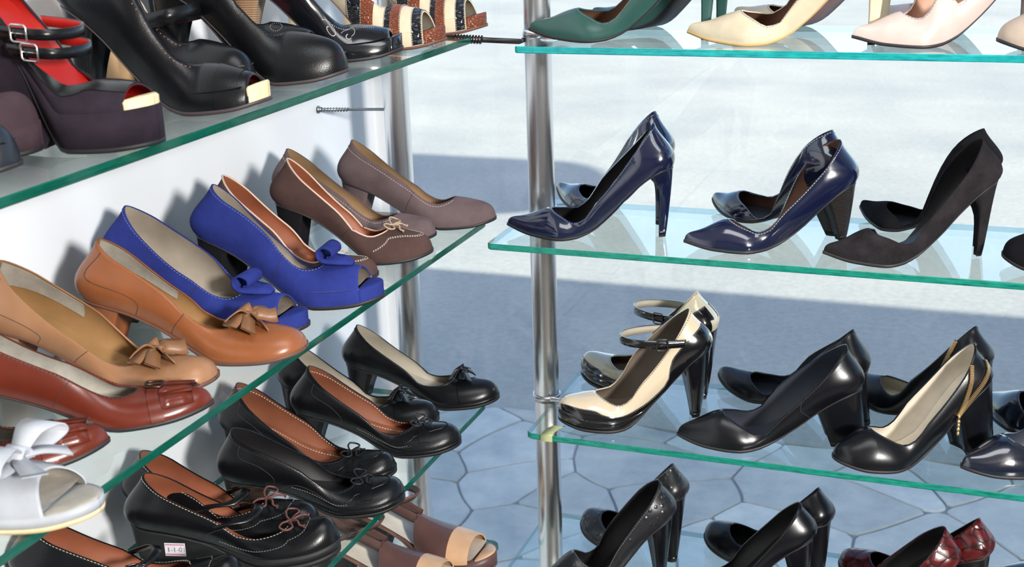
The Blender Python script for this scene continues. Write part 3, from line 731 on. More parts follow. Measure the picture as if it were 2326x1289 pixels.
def buckle(root, c, ax, ay, w, h, mat='steel', r=.0011, name='buckle'):
    c, ax, ay = np.asarray(c), np.asarray(ax)/np.linalg.norm(ax), np.asarray(ay)/np.linalg.norm(ay)
    P = [c+ax*w*a+ay*h*b for a, b in ((-1, -1), (1, -1), (1, 1), (-1, 1))]
    Q = []
    for i in range(4):
        for t in (.12, .5, .88): Q.append(P[i]*(1-t)+P[(i+1) % 4]*t)
    mb = MB(); mb.tube(np.array(Q), r, 6, closed=True); b = mb.build(name, mat, root)
    m = MB(); m.tube([c-ax*w, c, c+ax*w], r*.7, 5); m.build('prong', mat, b)
    return b
def ankle_loop(S, root, mat, lin_mat, x0, z0, reach, wdt=.0055, y0=.031, rise=0.0, side_buckle=1, name='strap', bmat='steel', bend=.7, bx=.35):
    """strap that runs round in front of the ankle from one side of the heel to the other"""
    P = catmull([(x0, y0, z0), (x0+reach*.45, y0*1.02, z0+rise*.4), (x0+reach*.85, y0*bend, z0+rise*.8), (x0+reach, 0, z0+rise),
                 (x0+reach*.85, -y0*bend, z0+rise*.8), (x0+reach*.45, -y0*1.02, z0+rise*.4), (x0, -y0, z0)], 8)
    mb = MB(); mb.ribbon(P, np.array([0, 0, wdt]), .0016); st_ = mb.build(name, mat, root)
    c = P.mean(0)*[1, 0, 1]; Pi = c+(P-c)*[.975, .95, 1]
    mb = MB(); mb.ribbon(Pi, np.array([0, 0, wdt*.92]), .0006); mb.build('strap_lining', lin_mat, st_)
    if side_buckle:
        k = int(len(P)*bx*.5) if side_buckle > 0 else len(P)-1-int(len(P)*bx*.5)
        t = P[k+1]-P[k-1]; buckle(st_, P[k]+np.array([0, .002*side_buckle, 0]), t, (0, 0, 1), .0075, wdt+.0025, bmat)
        mb = MB()
        for j in range(1, 5):
            q = P[min(max(k+side_buckle*(-1)*(j)*1, 0), len(P)-1)]; mb.disc(q+np.array([0, .0011*side_buckle, 0]), (0, side_buckle, 0), .0009)
        mb.build('strap_hole', 'hole_dark', st_, False, stuff=True)
    return st_
def perforations(S, root, pts, mat='hole_pale', r=.0006):
    mb = MB()
    pts = np.array(pts)
    for sd in (1, -1):
        g = pts[pts[:, 2] == sd]
        if len(g):
            q, _, _, n = on_many(S, g[:, 0], g[:, 1], sd, .0002, True)
            for a, b in zip(q, n): mb.disc(a, b, r, 6)
    mb.build('perforation', mat, root, False, stuff=True)
DATA = {
 'R2a': ('R2', -0.5296, 1.6755, 3.3184, {'ta': 1.25, 'tb': 1.05, 'W': 0.037, 'ht': 0.013, 'ts': 0.012, 'tp': 9.0, 'hf': 0.125, 'htip': 0.009, 'hw': 0.0042, 'hk': 8.0, 'L': 0.2331, 'H': 0.0963, 'hc': 0.0688, 'xv': 0.7256, 'hv': 0.0351, 'hl': 0.026, 'bulge': 0.0072, 'hbk': 0.0102, 'wt': 0.8985, 'hu': 0.0216, 'sag': 0.008, 'asy': -0.01, 'uq': 0.7974, 'ag': 1.439}),
 'R2c': ('R2', -0.2808, 1.6870, 3.6380, {'ta': 1.35, 'tb': 1.15, 'W': 0.037, 'ht': 0.013, 'ts': 0.012, 'tp': 9.0, 'hf': 0.19, 'hw': 0.006, 'hk': 1.15, 'L': 0.2334, 'H': 0.0791, 'hc': 0.0622, 'xv': 0.7473, 'hv': 0.0365, 'hl': 0.0227, 'bulge': 0.0085, 'hbk': 0.0087, 'wt': 1.0, 'hu': 0.0202, 'sag': 0.0054, 'asy': -0.0048, 'uq': 0.8177, 'ag': 1.6626}),
 'R2e': ('R2', -0.1005, 1.6682, 3.5547, {'ta': 1.25, 'tb': 1.05, 'W': 0.037, 'ht': 0.013, 'ts': 0.012, 'tp': 9.0, 'hf': 0.17, 'htip': 0.009, 'hw': 0.0045, 'hk': 5.0, 'L': 0.2181, 'H': 0.0984, 'hc': 0.0584, 'xv': 0.7352, 'hv': 0.0382, 'hl': 0.0217, 'bulge': 0.0093, 'hbk': 0.0113, 'wt': 0.9158, 'hu': 0.0189, 'sag': 0.0081, 'asy': -0.0007, 'uq': 0.7525, 'ag': 1.4847}),
 'R3a': ('R3', -0.4675, 1.6849, 3.6067, {'ta': 2.1, 'tb': 2.0, 'W': 0.04, 'pf': 0.014, 'ts': 0.012, 'hf': 0.19, 'htip': 0.013, 'hw': 0.006, 'hk': 1.25, 'L': 0.2227, 'H': 0.0933, 'hc': 0.0704, 'xv': 0.7562, 'hv': 0.0311, 'hl': 0.0309, 'bulge': 0.0074, 'hbk': 0.0146, 'wt': 0.9552, 'hu': 0.0251, 'sag': 0.0041, 'asy': -0.0113, 'uq': 0.8288, 'ag': 1.5887}),
 'R3c': ('R3', -0.2703, 1.6685, 3.4681, {'ta': 1.6, 'tb': 1.35, 'ht': 0.02, 'hf': 0.25, 'htip': 0.052, 'hw': 0.022, 'hk': 1.0, 'ts': 0.012, 'hbk': -0.0091, 'L': 0.252, 'H': 0.0788, 'hc': 0.0645, 'xv': 0.7547, 'hv': 0.0442, 'hl': 0.0234, 'bulge': 0.0069, 'wt': 1.0245, 'hu': 0.0205, 'sag': 0.0046, 'asy': -0.0091, 'uq': 0.7908, 'ag': 1.2996}),
 'R3e': ('R3', -0.0812, 1.6732, 3.7366, {'ta': 2.1, 'tb': 2.0, 'W': 0.04, 'ht': 0.024, 'hf': 0.25, 'htip': 0.05, 'hw': 0.021, 'hk': 1.0, 'ts': 0.012, 'hbk': -0.0133, 'L': 0.2203, 'H': 0.1016, 'hc': 0.0582, 'xv': 0.7757, 'hv': 0.0464, 'hl': 0.0251, 'bulge': 0.0045, 'wt': 0.9179, 'hu': 0.0249, 'sag': 0.0091, 'asy': -0.003, 'uq': 0.8001, 'ag': 1.578}),
 'R4b': ('R4', -0.5001, 1.7821, 2.7627, {'ta': 2.0, 'tb': 2.0, 'W': 0.04, 'ht': 0.026, 'hf': 0.19, 'htip': 0.015, 'hw': 0.008, 'hk': 1.35, 'ts': 0.012, 'L': 0.1939, 'H': 0.1091, 'hc': 0.0589, 'xv': 0.7842, 'hv': 0.035, 'hl': 0.0194, 'bulge': 0.011, 'hbk': 0.0105, 'wt': 1.0003, 'hu': 0.022, 'sag': 0.004, 'asy': -0.0, 'uq': 0.8, 'ag': 0.9818}),
 'R4d': ('R4', -0.2908, 1.7970, 2.7855, {'ta': 2.0, 'tb': 2.0, 'W': 0.04, 'ht': 0.026, 'hf': 0.21, 'htip': 0.02, 'hw': 0.01, 'hk': 1.3, 'ts': 0.012, 'L': 0.2115, 'H': 0.0947, 'hc': 0.0571, 'xv': 0.7846, 'hv': 0.0363, 'hl': 0.0204, 'bulge': 0.0105, 'hbk': 0.006, 'wt': 1.0001, 'hu': 0.022, 'sag': 0.004, 'asy': -0.0, 'uq': 0.8, 'ag': 0.9944}),
 'R4f': ('R4', -0.0729, 1.7725, 2.8041, {'ta': 2.0, 'tb': 2.0, 'W': 0.04, 'ht': 0.026, 'hf': 0.21, 'htip': 0.02, 'hw': 0.01, 'hk': 1.3, 'ts': 0.012, 'L': 0.2221, 'H': 0.0917, 'hc': 0.0567, 'xv': 0.7796, 'hv': 0.0366, 'hl': 0.018, 'bulge': 0.0103, 'hbk': 0.006, 'wt': 1.0, 'hu': 0.022, 'sag': 0.004, 'asy': -0.0, 'uq': 0.8, 'ag': 0.9978}),
 'L2k': ('L2', -0.7922, 1.6777, 0.1635, {'ta': 2.1, 'tb': 2.0, 'W': 0.04, 'ht': 0.026, 'H': 0.0613, 'hf': 0.205, 'htip': 0.027, 'hw': 0.015, 'hk': 1.2, 'xv': 0.7412, 'L': 0.2296, 'hc': 0.0605, 'hv': 0.036, 'hl': 0.0182, 'bulge': 0.0099, 'hbk': 0.006, 'wt': 0.9097, 'hu': 0.0266, 'sag': 0.006, 'asy': -0.0086, 'uq': 0.865, 'ag': 1.0085}),
 'L2i': ('L2', -0.8031, 1.4949, 0.2386, {'ta': 2.1, 'tb': 2.0, 'W': 0.04, 'ht': 0.026, 'H': 0.0748, 'hf': 0.205, 'htip': 0.027, 'hw': 0.015, 'hk': 1.2, 'xv': 0.7293, 'L': 0.21, 'hc': 0.0603, 'hv': 0.0362, 'hl': 0.0205, 'bulge': 0.0117, 'hbk': 0.006, 'wt': 0.9331, 'hu': 0.0228, 'sag': 0.0056, 'asy': -0.0079, 'uq': 0.814, 'ag': 0.7508}),
 'L2g': ('L2', -0.7968, 1.3128, 0.1436, {'ta': 2.1, 'tb': 2.0, 'W': 0.04, 'ht': 0.04, 'insup': 0.014, 'H': 0.0785, 'hf': 0.205, 'htip': 0.027, 'hw': 0.015, 'hk': 1.2, 'xv': 0.6932, 'L': 0.2335, 'hc': 0.065, 'hv': 0.0426, 'hl': 0.0248, 'bulge': 0.012, 'hbk': 0.006, 'wt': 0.8142, 'hu': 0.0321, 'sag': -0.0002, 'asy': -0.0153, 'uq': 0.8466, 'ag': 0.9731}),
 'L2e': ('L2', -0.8090, 1.1235, 0.1573, {'ta': 3.2, 'tb': 2.0, 'W': 0.04, 'ht': 0.024, 'H': 0.0591, 'hf': 0.205, 'htip': 0.027, 'hw': 0.015, 'hk': 1.2, 'xv': 0.7108, 'L': 0.253, 'hc': 0.066, 'hv': 0.0317, 'hl': 0.024, 'bulge': 0.0115, 'hbk': 0.006, 'wt': 0.836, 'hu': 0.0273, 'sag': 0.0017, 'asy': -0.01, 'uq': 0.8282, 'ag': 0.7582}),
 'L3h': ('L3', -0.7992, 1.6700, 0.1735, {'ta': 2.1, 'tb': 2.0, 'W': 0.04, 'ht': 0.026, 'H': 0.0518, 'hf': 0.205, 'htip': 0.027, 'hw': 0.015, 'hk': 1.2, 'xv': 0.7267, 'pf': 0.004, 'L': 0.2376, 'hc': 0.0605, 'hv': 0.031, 'hl': 0.0197, 'bulge': 0.0104, 'hbk': 0.006, 'wt': 0.9365, 'hu': 0.0207, 'sag': 0.0062, 'asy': -0.0044, 'uq': 0.7871, 'ag': 0.8611}),
 'L3f': ('L3', -0.7903, 1.4986, 0.2205, {'ta': 2.1, 'tb': 2.0, 'W': 0.04, 'ht': 0.026, 'H': 0.048, 'hf': 0.205, 'htip': 0.027, 'hw': 0.015, 'hk': 1.2, 'xv': 0.7229, 'pf': 0.004, 'L': 0.2353, 'hc': 0.0657, 'hv': 0.0268, 'hl': 0.0227, 'bulge': 0.0117, 'hbk': 0.006, 'wt': 0.9463, 'hu': 0.0227, 'sag': 0.0058, 'asy': -0.0021, 'uq': 0.8194, 'ag': 0.861}),
 'L3d': ('L3', -0.7897, 1.3117, 0.3382, {'ta': 3.2, 'tb': 2.0, 'W': 0.04, 'ht': 0.024, 'H': 0.0372, 'hf': 0.28, 'htip': 0.04, 'hw': 0.018, 'hk': 1.2, 'xv': 0.7279, 'pf': 0.006, 'L': 0.2308, 'hc': 0.063, 'hv': 0.0218, 'hl': 0.016, 'bulge': 0.0108, 'hbk': 0.006, 'wt': 0.9678, 'hu': 0.0276, 'sag': 0.0015, 'asy': -0.0058, 'uq': 0.8615, 'ag': 0.8013}),
 'L3b': ('L3', -0.8163, 1.1679, 0.3112, {'ta': 2.1, 'tb': 2.0, 'W': 0.04, 'ht': 0.034, 'H': 0.0347, 'hf': 0.6, 'htip': 0.125, 'hw': 0.028, 'hk': 1.0, 'hbk': 0.006, 'xv': 0.7629, 'pf': 0.01, 'th': 0.006, 'L': 0.248, 'hc': 0.0603, 'hv': 0.0252, 'hl': 0.021, 'bulge': 0.0113, 'wt': 0.9609, 'hu': 0.021, 'sag': 0.0058, 'asy': -0.0061, 'uq': 0.7942, 'ag': 1.0106}),
 'L1g': ('L1', -0.8051, 1.2843, 0.1796, {'ta': 2.1, 'tb': 2.0, 'W': 0.04, 'ht': 0.04, 'L': 0.2242, 'H': 0.1082, 'insup': 0.014, 'xv': 0.7027, 'hv': 0.0522, 'ts': 0.01, 'hl': 0.0218, 'hc': 0.0573, 'bulge': 0.01, 'hbk': 0.006, 'hf': 0.2, 'htip': 0.02, 'hw': 0.01, 'hk': 2.0, 'wt': 0.8785, 'hu': 0.0274, 'sag': 0.0034, 'asy': -0.0414, 'uq': 0.8068, 'ag': 0.7857}),
 'L1e': ('L1', -0.7938, 1.1073, 0.1217, {'ta': 2.1, 'tb': 2.0, 'W': 0.04, 'ht': 0.03, 'L': 0.215, 'H': 0.1037, 'insup': 0.014, 'xv': 0.706, 'hv': 0.0437, 'ts': 0.01, 'hl': 0.0271, 'hc': 0.0577, 'bulge': 0.01, 'hbk': 0.006, 'hf': 0.2, 'htip': 0.02, 'hw': 0.01, 'hk': 2.0, 'wt': 0.8301, 'hu': 0.0261, 'sag': 0.0025, 'asy': -0.0449, 'uq': 0.8142, 'ag': 1.2319}),
 'L1i': ('L1', -0.8128, 1.4546, 0.3305, {'ta': 2.1, 'tb': 2.0, 'W': 0.04, 'ht': 0.029, 'L': 0.2105, 'H': 0.0994, 'insup': 0.014, 'xv': 0.7069, 'hv': 0.0395, 'ts': 0.01, 'hl': 0.0218, 'hc': 0.057, 'bulge': 0.01, 'hbk': 0.006, 'hf': 0.2, 'htip': 0.02, 'hw': 0.01, 'hk': 2.0, 'wt': 0.8642, 'hu': 0.0241, 'asy': -0.0407, 'uq': 0.7832, 'ag': 0.8262}),
 'L1c': ('L1', -0.7915, 0.9338, 0.0119, {'ta': 2.1, 'tb': 2.0, 'W': 0.04, 'pf': 0.03, 'L': 0.207, 'xv': 0.7308, 'H': 0.1033, 'hv': 0.0243, 'ts': 0.004, 'hf': 0.58, 'hc': 0.0564, 'hl': 0.0117, 'bulge': 0.01, 'hbk': 0.006, 'wt': 0.9159, 'hu': 0.0191, 'sag': 0.0054, 'asy': -0.0083, 'uq': 0.7582, 'ag': 0.6994}),
 'R2b': ('R2', -0.5395, 1.8077, 2.5992, {'ta': 1.25, 'tb': 1.05, 'W': 0.037, 'ht': 0.013, 'ts': 0.012, 'tp': 9.0, 'hf': 0.125, 'htip': 0.009, 'hw': 0.0042, 'hk': 8.0, 'L': 0.2434, 'H': 0.0982, 'hc': 0.0688, 'xv': 0.7539, 'hv': 0.0257, 'hl': 0.026, 'bulge': 0.0072, 'hbk': 0.0102, 'wt': 0.8985, 'hu': 0.0218, 'sag': 0.0078, 'asy': -0.0101, 'uq': 0.798, 'ag': 1.439}),
 'R2d': ('R2', -0.2941, 1.8043, 2.6345, {'ta': 1.35, 'tb': 1.15, 'W': 0.037, 'ht': 0.013, 'ts': 0.012, 'tp': 9.0, 'hf': 0.19, 'hw': 0.006, 'hk': 1.15, 'L': 0.2314, 'H': 0.0862, 'hc': 0.0622, 'xv': 0.7628, 'hv': 0.0308, 'hl': 0.0227, 'bulge': 0.0085, 'hbk': 0.0087, 'wt': 1.0, 'hu': 0.0202, 'sag': 0.0054, 'asy': -0.0048, 'uq': 0.8177, 'ag': 1.6626}),
 'R2f': ('R2', -0.0928, 1.8019, 2.5197, {'ta': 1.25, 'tb': 1.05, 'W': 0.037, 'ht': 0.013, 'ts': 0.012, 'tp': 9.0, 'hf': 0.17, 'htip': 0.009, 'hw': 0.0045, 'hk': 5.0, 'L': 0.2181, 'H': 0.1018, 'hc': 0.0584, 'xv': 0.7594, 'hv': 0.0268, 'hl': 0.0217, 'bulge': 0.0093, 'hbk': 0.0113, 'wt': 0.9158, 'hu': 0.0189, 'sag': 0.0081, 'asy': -0.0007, 'uq': 0.7525, 'ag': 1.4847}),
 'R3b': ('R3', -0.4804, 1.8070, 2.9853, {'ta': 2.1, 'tb': 2.0, 'W': 0.04, 'pf': 0.014, 'ts': 0.012, 'hf': 0.19, 'htip': 0.013, 'hw': 0.006, 'hk': 1.25, 'L': 0.2216, 'H': 0.0968, 'hc': 0.0704, 'xv': 0.7738, 'hv': 0.0242, 'hl': 0.0309, 'bulge': 0.0074, 'hbk': 0.0146, 'wt': 0.9552, 'hu': 0.025, 'sag': 0.0041, 'asy': -0.0113, 'uq': 0.8288, 'ag': 1.5887}),
 'R3d': ('R3', -0.2667, 1.8145, 2.7391, {'ta': 1.6, 'tb': 1.35, 'ht': 0.02, 'hf': 0.25, 'htip': 0.052, 'hw': 0.022, 'hk': 1.0, 'ts': 0.012, 'hbk': -0.0091, 'L': 0.2501, 'H': 0.0749, 'hc': 0.0645, 'xv': 0.7543, 'hv': 0.0263, 'hl': 0.0234, 'bulge': 0.0069, 'wt': 1.0245, 'hu': 0.0205, 'sag': 0.0046, 'asy': -0.0091, 'uq': 0.7908, 'ag': 1.2996}),
 'R3f': ('R3', -0.0828, 1.8254, 2.5761, {'ta': 2.1, 'tb': 2.0, 'W': 0.04, 'ht': 0.024, 'hf': 0.25, 'htip': 0.05, 'hw': 0.021, 'hk': 1.0, 'ts': 0.012, 'hbk': -0.0133, 'L': 0.2208, 'H': 0.1062, 'hc': 0.0582, 'xv': 0.7766, 'hv': 0.0344, 'hl': 0.0251, 'bulge': 0.0045, 'wt': 0.9179, 'hu': 0.0249, 'sag': 0.009, 'asy': -0.003, 'uq': 0.8003, 'ag': 1.578}),
 'R3g': ('R3', 0.0882, 1.7078, 3.7760, {'ta': 1.7, 'tb': 1.5, 'ht': 0.02, 'hf': 0.25, 'htip': 0.052, 'hw': 0.022, 'hk': 1.0, 'ts': 0.012, 'hbk': -0.0091, 'L': 0.252, 'H': 0.0788, 'hc': 0.0645, 'xv': 0.7547, 'hv': 0.0442, 'hl': 0.0234, 'bulge': 0.0069, 'wt': 1.0245, 'hu': 0.0205, 'sag': 0.0046, 'asy': -0.0091, 'uq': 0.7908, 'ag': 1.2996}),
 'R3h': ('R3', 0.1064, 1.7897, 2.4403, {'ta': 1.7, 'tb': 1.5, 'ht': 0.02, 'hf': 0.25, 'htip': 0.052, 'hw': 0.022, 'hk': 1.0, 'ts': 0.012, 'hbk': -0.0091, 'L': 0.252, 'H': 0.0788, 'hc': 0.0645, 'xv': 0.7547, 'hv': 0.0442, 'hl': 0.0234, 'bulge': 0.0069, 'wt': 1.0245, 'hu': 0.0205, 'sag': 0.0046, 'asy': -0.0091, 'uq': 0.7908, 'ag': 1.2996}),
 'R4a': ('R4', -0.5012, 1.6538, 3.6999, {'ta': 2.0, 'tb': 2.0, 'W': 0.04, 'ht': 0.026, 'hf': 0.19, 'htip': 0.015, 'hw': 0.008, 'hk': 1.35, 'ts': 0.012, 'L': 0.1997, 'H': 0.1073, 'hc': 0.0589, 'xv': 0.7569, 'hv': 0.0591, 'hl': 0.0194, 'bulge': 0.011, 'hbk': 0.0105, 'wt': 1.0003, 'hu': 0.0305, 'sag': -0.0052, 'asy': 0.0006, 'uq': 0.8133, 'ag': 0.9818}),
 'R4c': ('R4', -0.3084, 1.6834, 3.4511, {'ta': 2.0, 'tb': 2.0, 'W': 0.04, 'ht': 0.026, 'hf': 0.21, 'htip': 0.02, 'hw': 0.01, 'hk': 1.3, 'ts': 0.012, 'L': 0.2096, 'H': 0.0969, 'hc': 0.0571, 'xv': 0.7781, 'hv': 0.0363, 'hl': 0.0204, 'bulge': 0.0105, 'hbk': 0.006, 'wt': 1.0001, 'hu': 0.0206, 'sag': 0.0041, 'asy': -0.0029, 'uq': 0.796, 'ag': 0.9944}),
 'R4e': ('R4', -0.1165, 1.6732, 3.4648, {'ta': 2.0, 'tb': 2.0, 'W': 0.04, 'ht': 0.026, 'hf': 0.21, 'htip': 0.02, 'hw': 0.01, 'hk': 1.3, 'ts': 0.012, 'L': 0.222, 'H': 0.0918, 'hc': 0.0567, 'xv': 0.7798, 'hv': 0.0366, 'hl': 0.018, 'bulge': 0.0103, 'hbk': 0.006, 'wt': 1.0, 'hu': 0.0227, 'sag': 0.0038, 'asy': -0.0046, 'uq': 0.802, 'ag': 0.9978}),
 'R4g': ('R4', 0.1490, 1.8469, 3.4562, {'ta': 2.0, 'tb': 2.0, 'W': 0.04, 'ht': 0.026, 'hf': 0.21, 'htip': 0.02, 'hw': 0.01, 'hk': 1.3, 'ts': 0.012, 'L': 0.2221, 'H': 0.0917, 'hc': 0.0567, 'xv': 0.7796, 'hv': 0.0366, 'hl': 0.018, 'bulge': 0.0103, 'hbk': 0.006, 'wt': 1.0, 'hu': 0.022, 'sag': 0.004, 'asy': -0.0, 'uq': 0.8, 'ag': 0.9978}),
 'R1a': ('R1', -0.4827, 1.6793, 3.2523, {'ta': 1.25, 'tb': 1.05, 'W': 0.037, 'ht': 0.013, 'ts': 0.012, 'tp': 9.0, 'hf': 0.125, 'htip': 0.009, 'hw': 0.0042, 'hk': 8.0, 'L': 0.2506, 'H': 0.0963, 'hc': 0.0688, 'xv': 0.7306, 'hv': 0.0378, 'hl': 0.026, 'bulge': 0.0072, 'hbk': 0.0102, 'wt': 0.8985, 'hu': 0.0216, 'sag': 0.008, 'asy': -0.01, 'uq': 0.7974, 'ag': 1.439}),
 'R1b': ('R1', -0.4612, 1.7874, 2.7321, {'ta': 1.25, 'tb': 1.05, 'W': 0.037, 'ht': 0.013, 'ts': 0.012, 'tp': 9.0, 'hf': 0.125, 'htip': 0.009, 'hw': 0.0042, 'hk': 8.0, 'L': 0.2434, 'H': 0.0982, 'hc': 0.0688, 'xv': 0.7539, 'hv': 0.0257, 'hl': 0.026, 'bulge': 0.0072, 'hbk': 0.0102, 'wt': 0.8985, 'hu': 0.0218, 'sag': 0.0078, 'asy': -0.0101, 'uq': 0.798, 'ag': 1.439}),
 'R1d': ('R1', -0.2555, 1.8126, 2.7602, {'ta': 1.25, 'tb': 1.05, 'W': 0.037, 'ht': 0.013, 'ts': 0.012, 'tp': 9.0, 'hf': 0.125, 'htip': 0.009, 'hw': 0.0042, 'hk': 8.0, 'L': 0.2434, 'H': 0.0982, 'hc': 0.0688, 'xv': 0.7539, 'hv': 0.0257, 'hl': 0.026, 'bulge': 0.0072, 'hbk': 0.0102, 'wt': 0.8985, 'hu': 0.0218, 'sag': 0.0078, 'asy': -0.0101, 'uq': 0.798, 'ag': 1.439}),
 'R1f': ('R1', -0.0717, 1.8298, 2.6407, {'ta': 1.25, 'tb': 1.05, 'W': 0.037, 'ht': 0.013, 'ts': 0.012, 'tp': 9.0, 'hf': 0.125, 'htip': 0.009, 'hw': 0.0042, 'hk': 8.0, 'L': 0.2434, 'H': 0.0982, 'hc': 0.0688, 'xv': 0.7539, 'hv': 0.0257, 'hl': 0.026, 'bulge': 0.0072, 'hbk': 0.0102, 'wt': 0.8985, 'hu': 0.0218, 'sag': 0.0078, 'asy': -0.0101, 'uq': 0.798, 'ag': 1.439}),
 'R1c': ('R1', -0.2666, 1.6659, 3.1670, {'ta': 1.25, 'tb': 1.05, 'W': 0.037, 'ht': 0.013, 'ts': 0.012, 'tp': 9.0, 'hf': 0.125, 'htip': 0.009, 'hw': 0.0042, 'hk': 8.0, 'L': 0.2447, 'H': 0.0963, 'hc': 0.0688, 'xv': 0.7155, 'hv': 0.0375, 'hl': 0.026, 'bulge': 0.0072, 'hbk': 0.0102, 'wt': 0.8985, 'hu': 0.0216, 'sag': 0.008, 'asy': -0.01, 'uq': 0.7974, 'ag': 1.439}),
 'R1e': ('R1', -0.0744, 1.6881, 3.6045, {'ta': 1.25, 'tb': 1.05, 'W': 0.037, 'ht': 0.013, 'ts': 0.012, 'tp': 9.0, 'hf': 0.125, 'htip': 0.009, 'hw': 0.0042, 'hk': 8.0, 'L': 0.2327, 'H': 0.0963, 'hc': 0.0688, 'xv': 0.7473, 'hv': 0.0366, 'hl': 0.026, 'bulge': 0.0072, 'hbk': 0.0102, 'wt': 0.8985, 'hu': 0.0216, 'sag': 0.008, 'asy': -0.01, 'uq': 0.7974, 'ag': 1.439}),
 'R2g': ('R2', 0.1229, 1.6618, 3.0000, {'ta': 2.1, 'tb': 2.0, 'W': 0.04, 'ht': 0.024, 'hf': 0.25, 'htip': 0.05, 'hw': 0.021, 'hk': 1.0, 'ts': 0.012, 'hbk': -0.0133, 'L': 0.2203, 'H': 0.1016, 'hc': 0.0582, 'xv': 0.7757, 'hv': 0.0464, 'hl': 0.0251, 'bulge': 0.0045, 'wt': 0.9179, 'hu': 0.0249, 'sag': 0.0091, 'asy': -0.003, 'uq': 0.8001, 'ag': 1.578}),
 'R1g': ('R1', 0.0954, 1.6470, 3.3416, {'ta': 2.1, 'tb': 2.0, 'W': 0.04, 'ht': 0.024, 'hf': 0.25, 'htip': 0.05, 'hw': 0.021, 'hk': 1.0, 'ts': 0.012, 'hbk': -0.0133, 'L': 0.2203, 'H': 0.1016, 'hc': 0.0582, 'xv': 0.7757, 'hv': 0.0464, 'hl': 0.0251, 'bulge': 0.0045, 'wt': 0.9179, 'hu': 0.0249, 'sag': 0.0091, 'asy': -0.003, 'uq': 0.8001, 'ag': 1.578}),
 'L2j': ('L2', -0.8452, 1.5811, 0.0941, {'ta': 2.1, 'tb': 2.0, 'W': 0.04, 'ht': 0.026, 'H': 0.0647, 'hf': 0.205, 'htip': 0.027, 'hw': 0.015, 'hk': 1.2, 'xv': 0.7606, 'L': 0.2334, 'hc': 0.0605, 'hv': 0.033, 'hl': 0.0182, 'bulge': 0.0099, 'hbk': 0.006, 'wt': 0.9097, 'hu': 0.0266, 'sag': 0.0059, 'asy': -0.0086, 'uq': 0.865, 'ag': 1.0085}),
 'L2h': ('L2', -0.8309, 1.3831, 0.1768, {'ta': 2.1, 'tb': 2.0, 'W': 0.04, 'ht': 0.026, 'H': 0.0748, 'hf': 0.205, 'htip': 0.027, 'hw': 0.015, 'hk': 1.2, 'xv': 0.7084, 'L': 0.2147, 'hc': 0.0603, 'hv': 0.0283, 'hl': 0.0205, 'bulge': 0.0117, 'hbk': 0.006, 'wt': 0.9331, 'hu': 0.0285, 'sag': 0.0049, 'asy': -0.0058, 'uq': 0.8179, 'ag': 0.7508}),
 'L2f': ('L2', -0.8409, 1.2020, 0.0398, {'ta': 2.1, 'tb': 2.0, 'W': 0.04, 'ht': 0.04, 'insup': 0.014, 'H': 0.0736, 'hf': 0.205, 'htip': 0.027, 'hw': 0.015, 'hk': 1.2, 'xv': 0.6893, 'L': 0.2476, 'hc': 0.065, 'hv': 0.0392, 'hl': 0.0248, 'bulge': 0.012, 'hbk': 0.006, 'wt': 0.8142, 'hu': 0.0425, 'sag': 0.0081, 'asy': 0.007, 'uq': 0.9262, 'ag': 0.9731}),
 'L2d': ('L2', -0.8565, 1.0228, 0.1239, {'ta': 3.2, 'tb': 2.0, 'W': 0.04, 'ht': 0.024, 'H': 0.0591, 'hf': 0.205, 'htip': 0.027, 'hw': 0.015, 'hk': 1.2, 'xv': 0.7117, 'L': 0.2551, 'hc': 0.066, 'hv': 0.024, 'hl': 0.024, 'bulge': 0.0115, 'hbk': 0.006, 'wt': 0.836, 'hu': 0.0284, 'sag': 0.0075, 'asy': 0.0063, 'uq': 0.8737, 'ag': 0.7582}),
 'L2c': ('L2', -0.8134, 0.9275, 0.4592, {'ta': 2.0, 'tb': 1.5, 'ht': 0.02, 'H': 0.0484, 'hf': 0.205, 'htip': 0.027, 'hw': 0.015, 'hk': 1.2, 'xv': 0.7295, 'L': 0.2579, 'hc': 0.066, 'hv': 0.0242, 'hl': 0.024, 'bulge': 0.0115, 'hbk': 0.006, 'wt': 0.836, 'hu': 0.0314, 'sag': 0.0103, 'asy': -0.0048, 'uq': 0.8802, 'ag': 0.7582}),
 'L2b': ('L2', -0.8474, 0.8077, 0.6028, {'ta': 2.0, 'tb': 1.5, 'ht': 0.02, 'H': 0.0484, 'hf': 0.205, 'htip': 0.027, 'hw': 0.015, 'hk': 1.2, 'xv': 0.7295, 'L': 0.2579, 'hc': 0.066, 'hv': 0.0242, 'hl': 0.024, 'bulge': 0.0115, 'hbk': 0.006, 'wt': 0.836, 'hu': 0.0314, 'sag': 0.0103, 'asy': -0.0048, 'uq': 0.8802, 'ag': 0.7582}),
 'L2a': ('L2', -0.7877, 0.7515, 0.0925, {'ta': 2.1, 'tb': 2.0, 'W': 0.04, 'ht': 0.026, 'H': 0.0591, 'hf': 0.205, 'htip': 0.027, 'hw': 0.015, 'hk': 1.2, 'L': 0.253, 'hc': 0.066, 'hv': 0.0317, 'hl': 0.024, 'bulge': 0.0115, 'hbk': 0.006, 'wt': 0.836, 'hu': 0.0273, 'sag': 0.0017, 'asy': -0.01, 'uq': 0.8282, 'ag': 0.7582, 'pf': 0.008}),
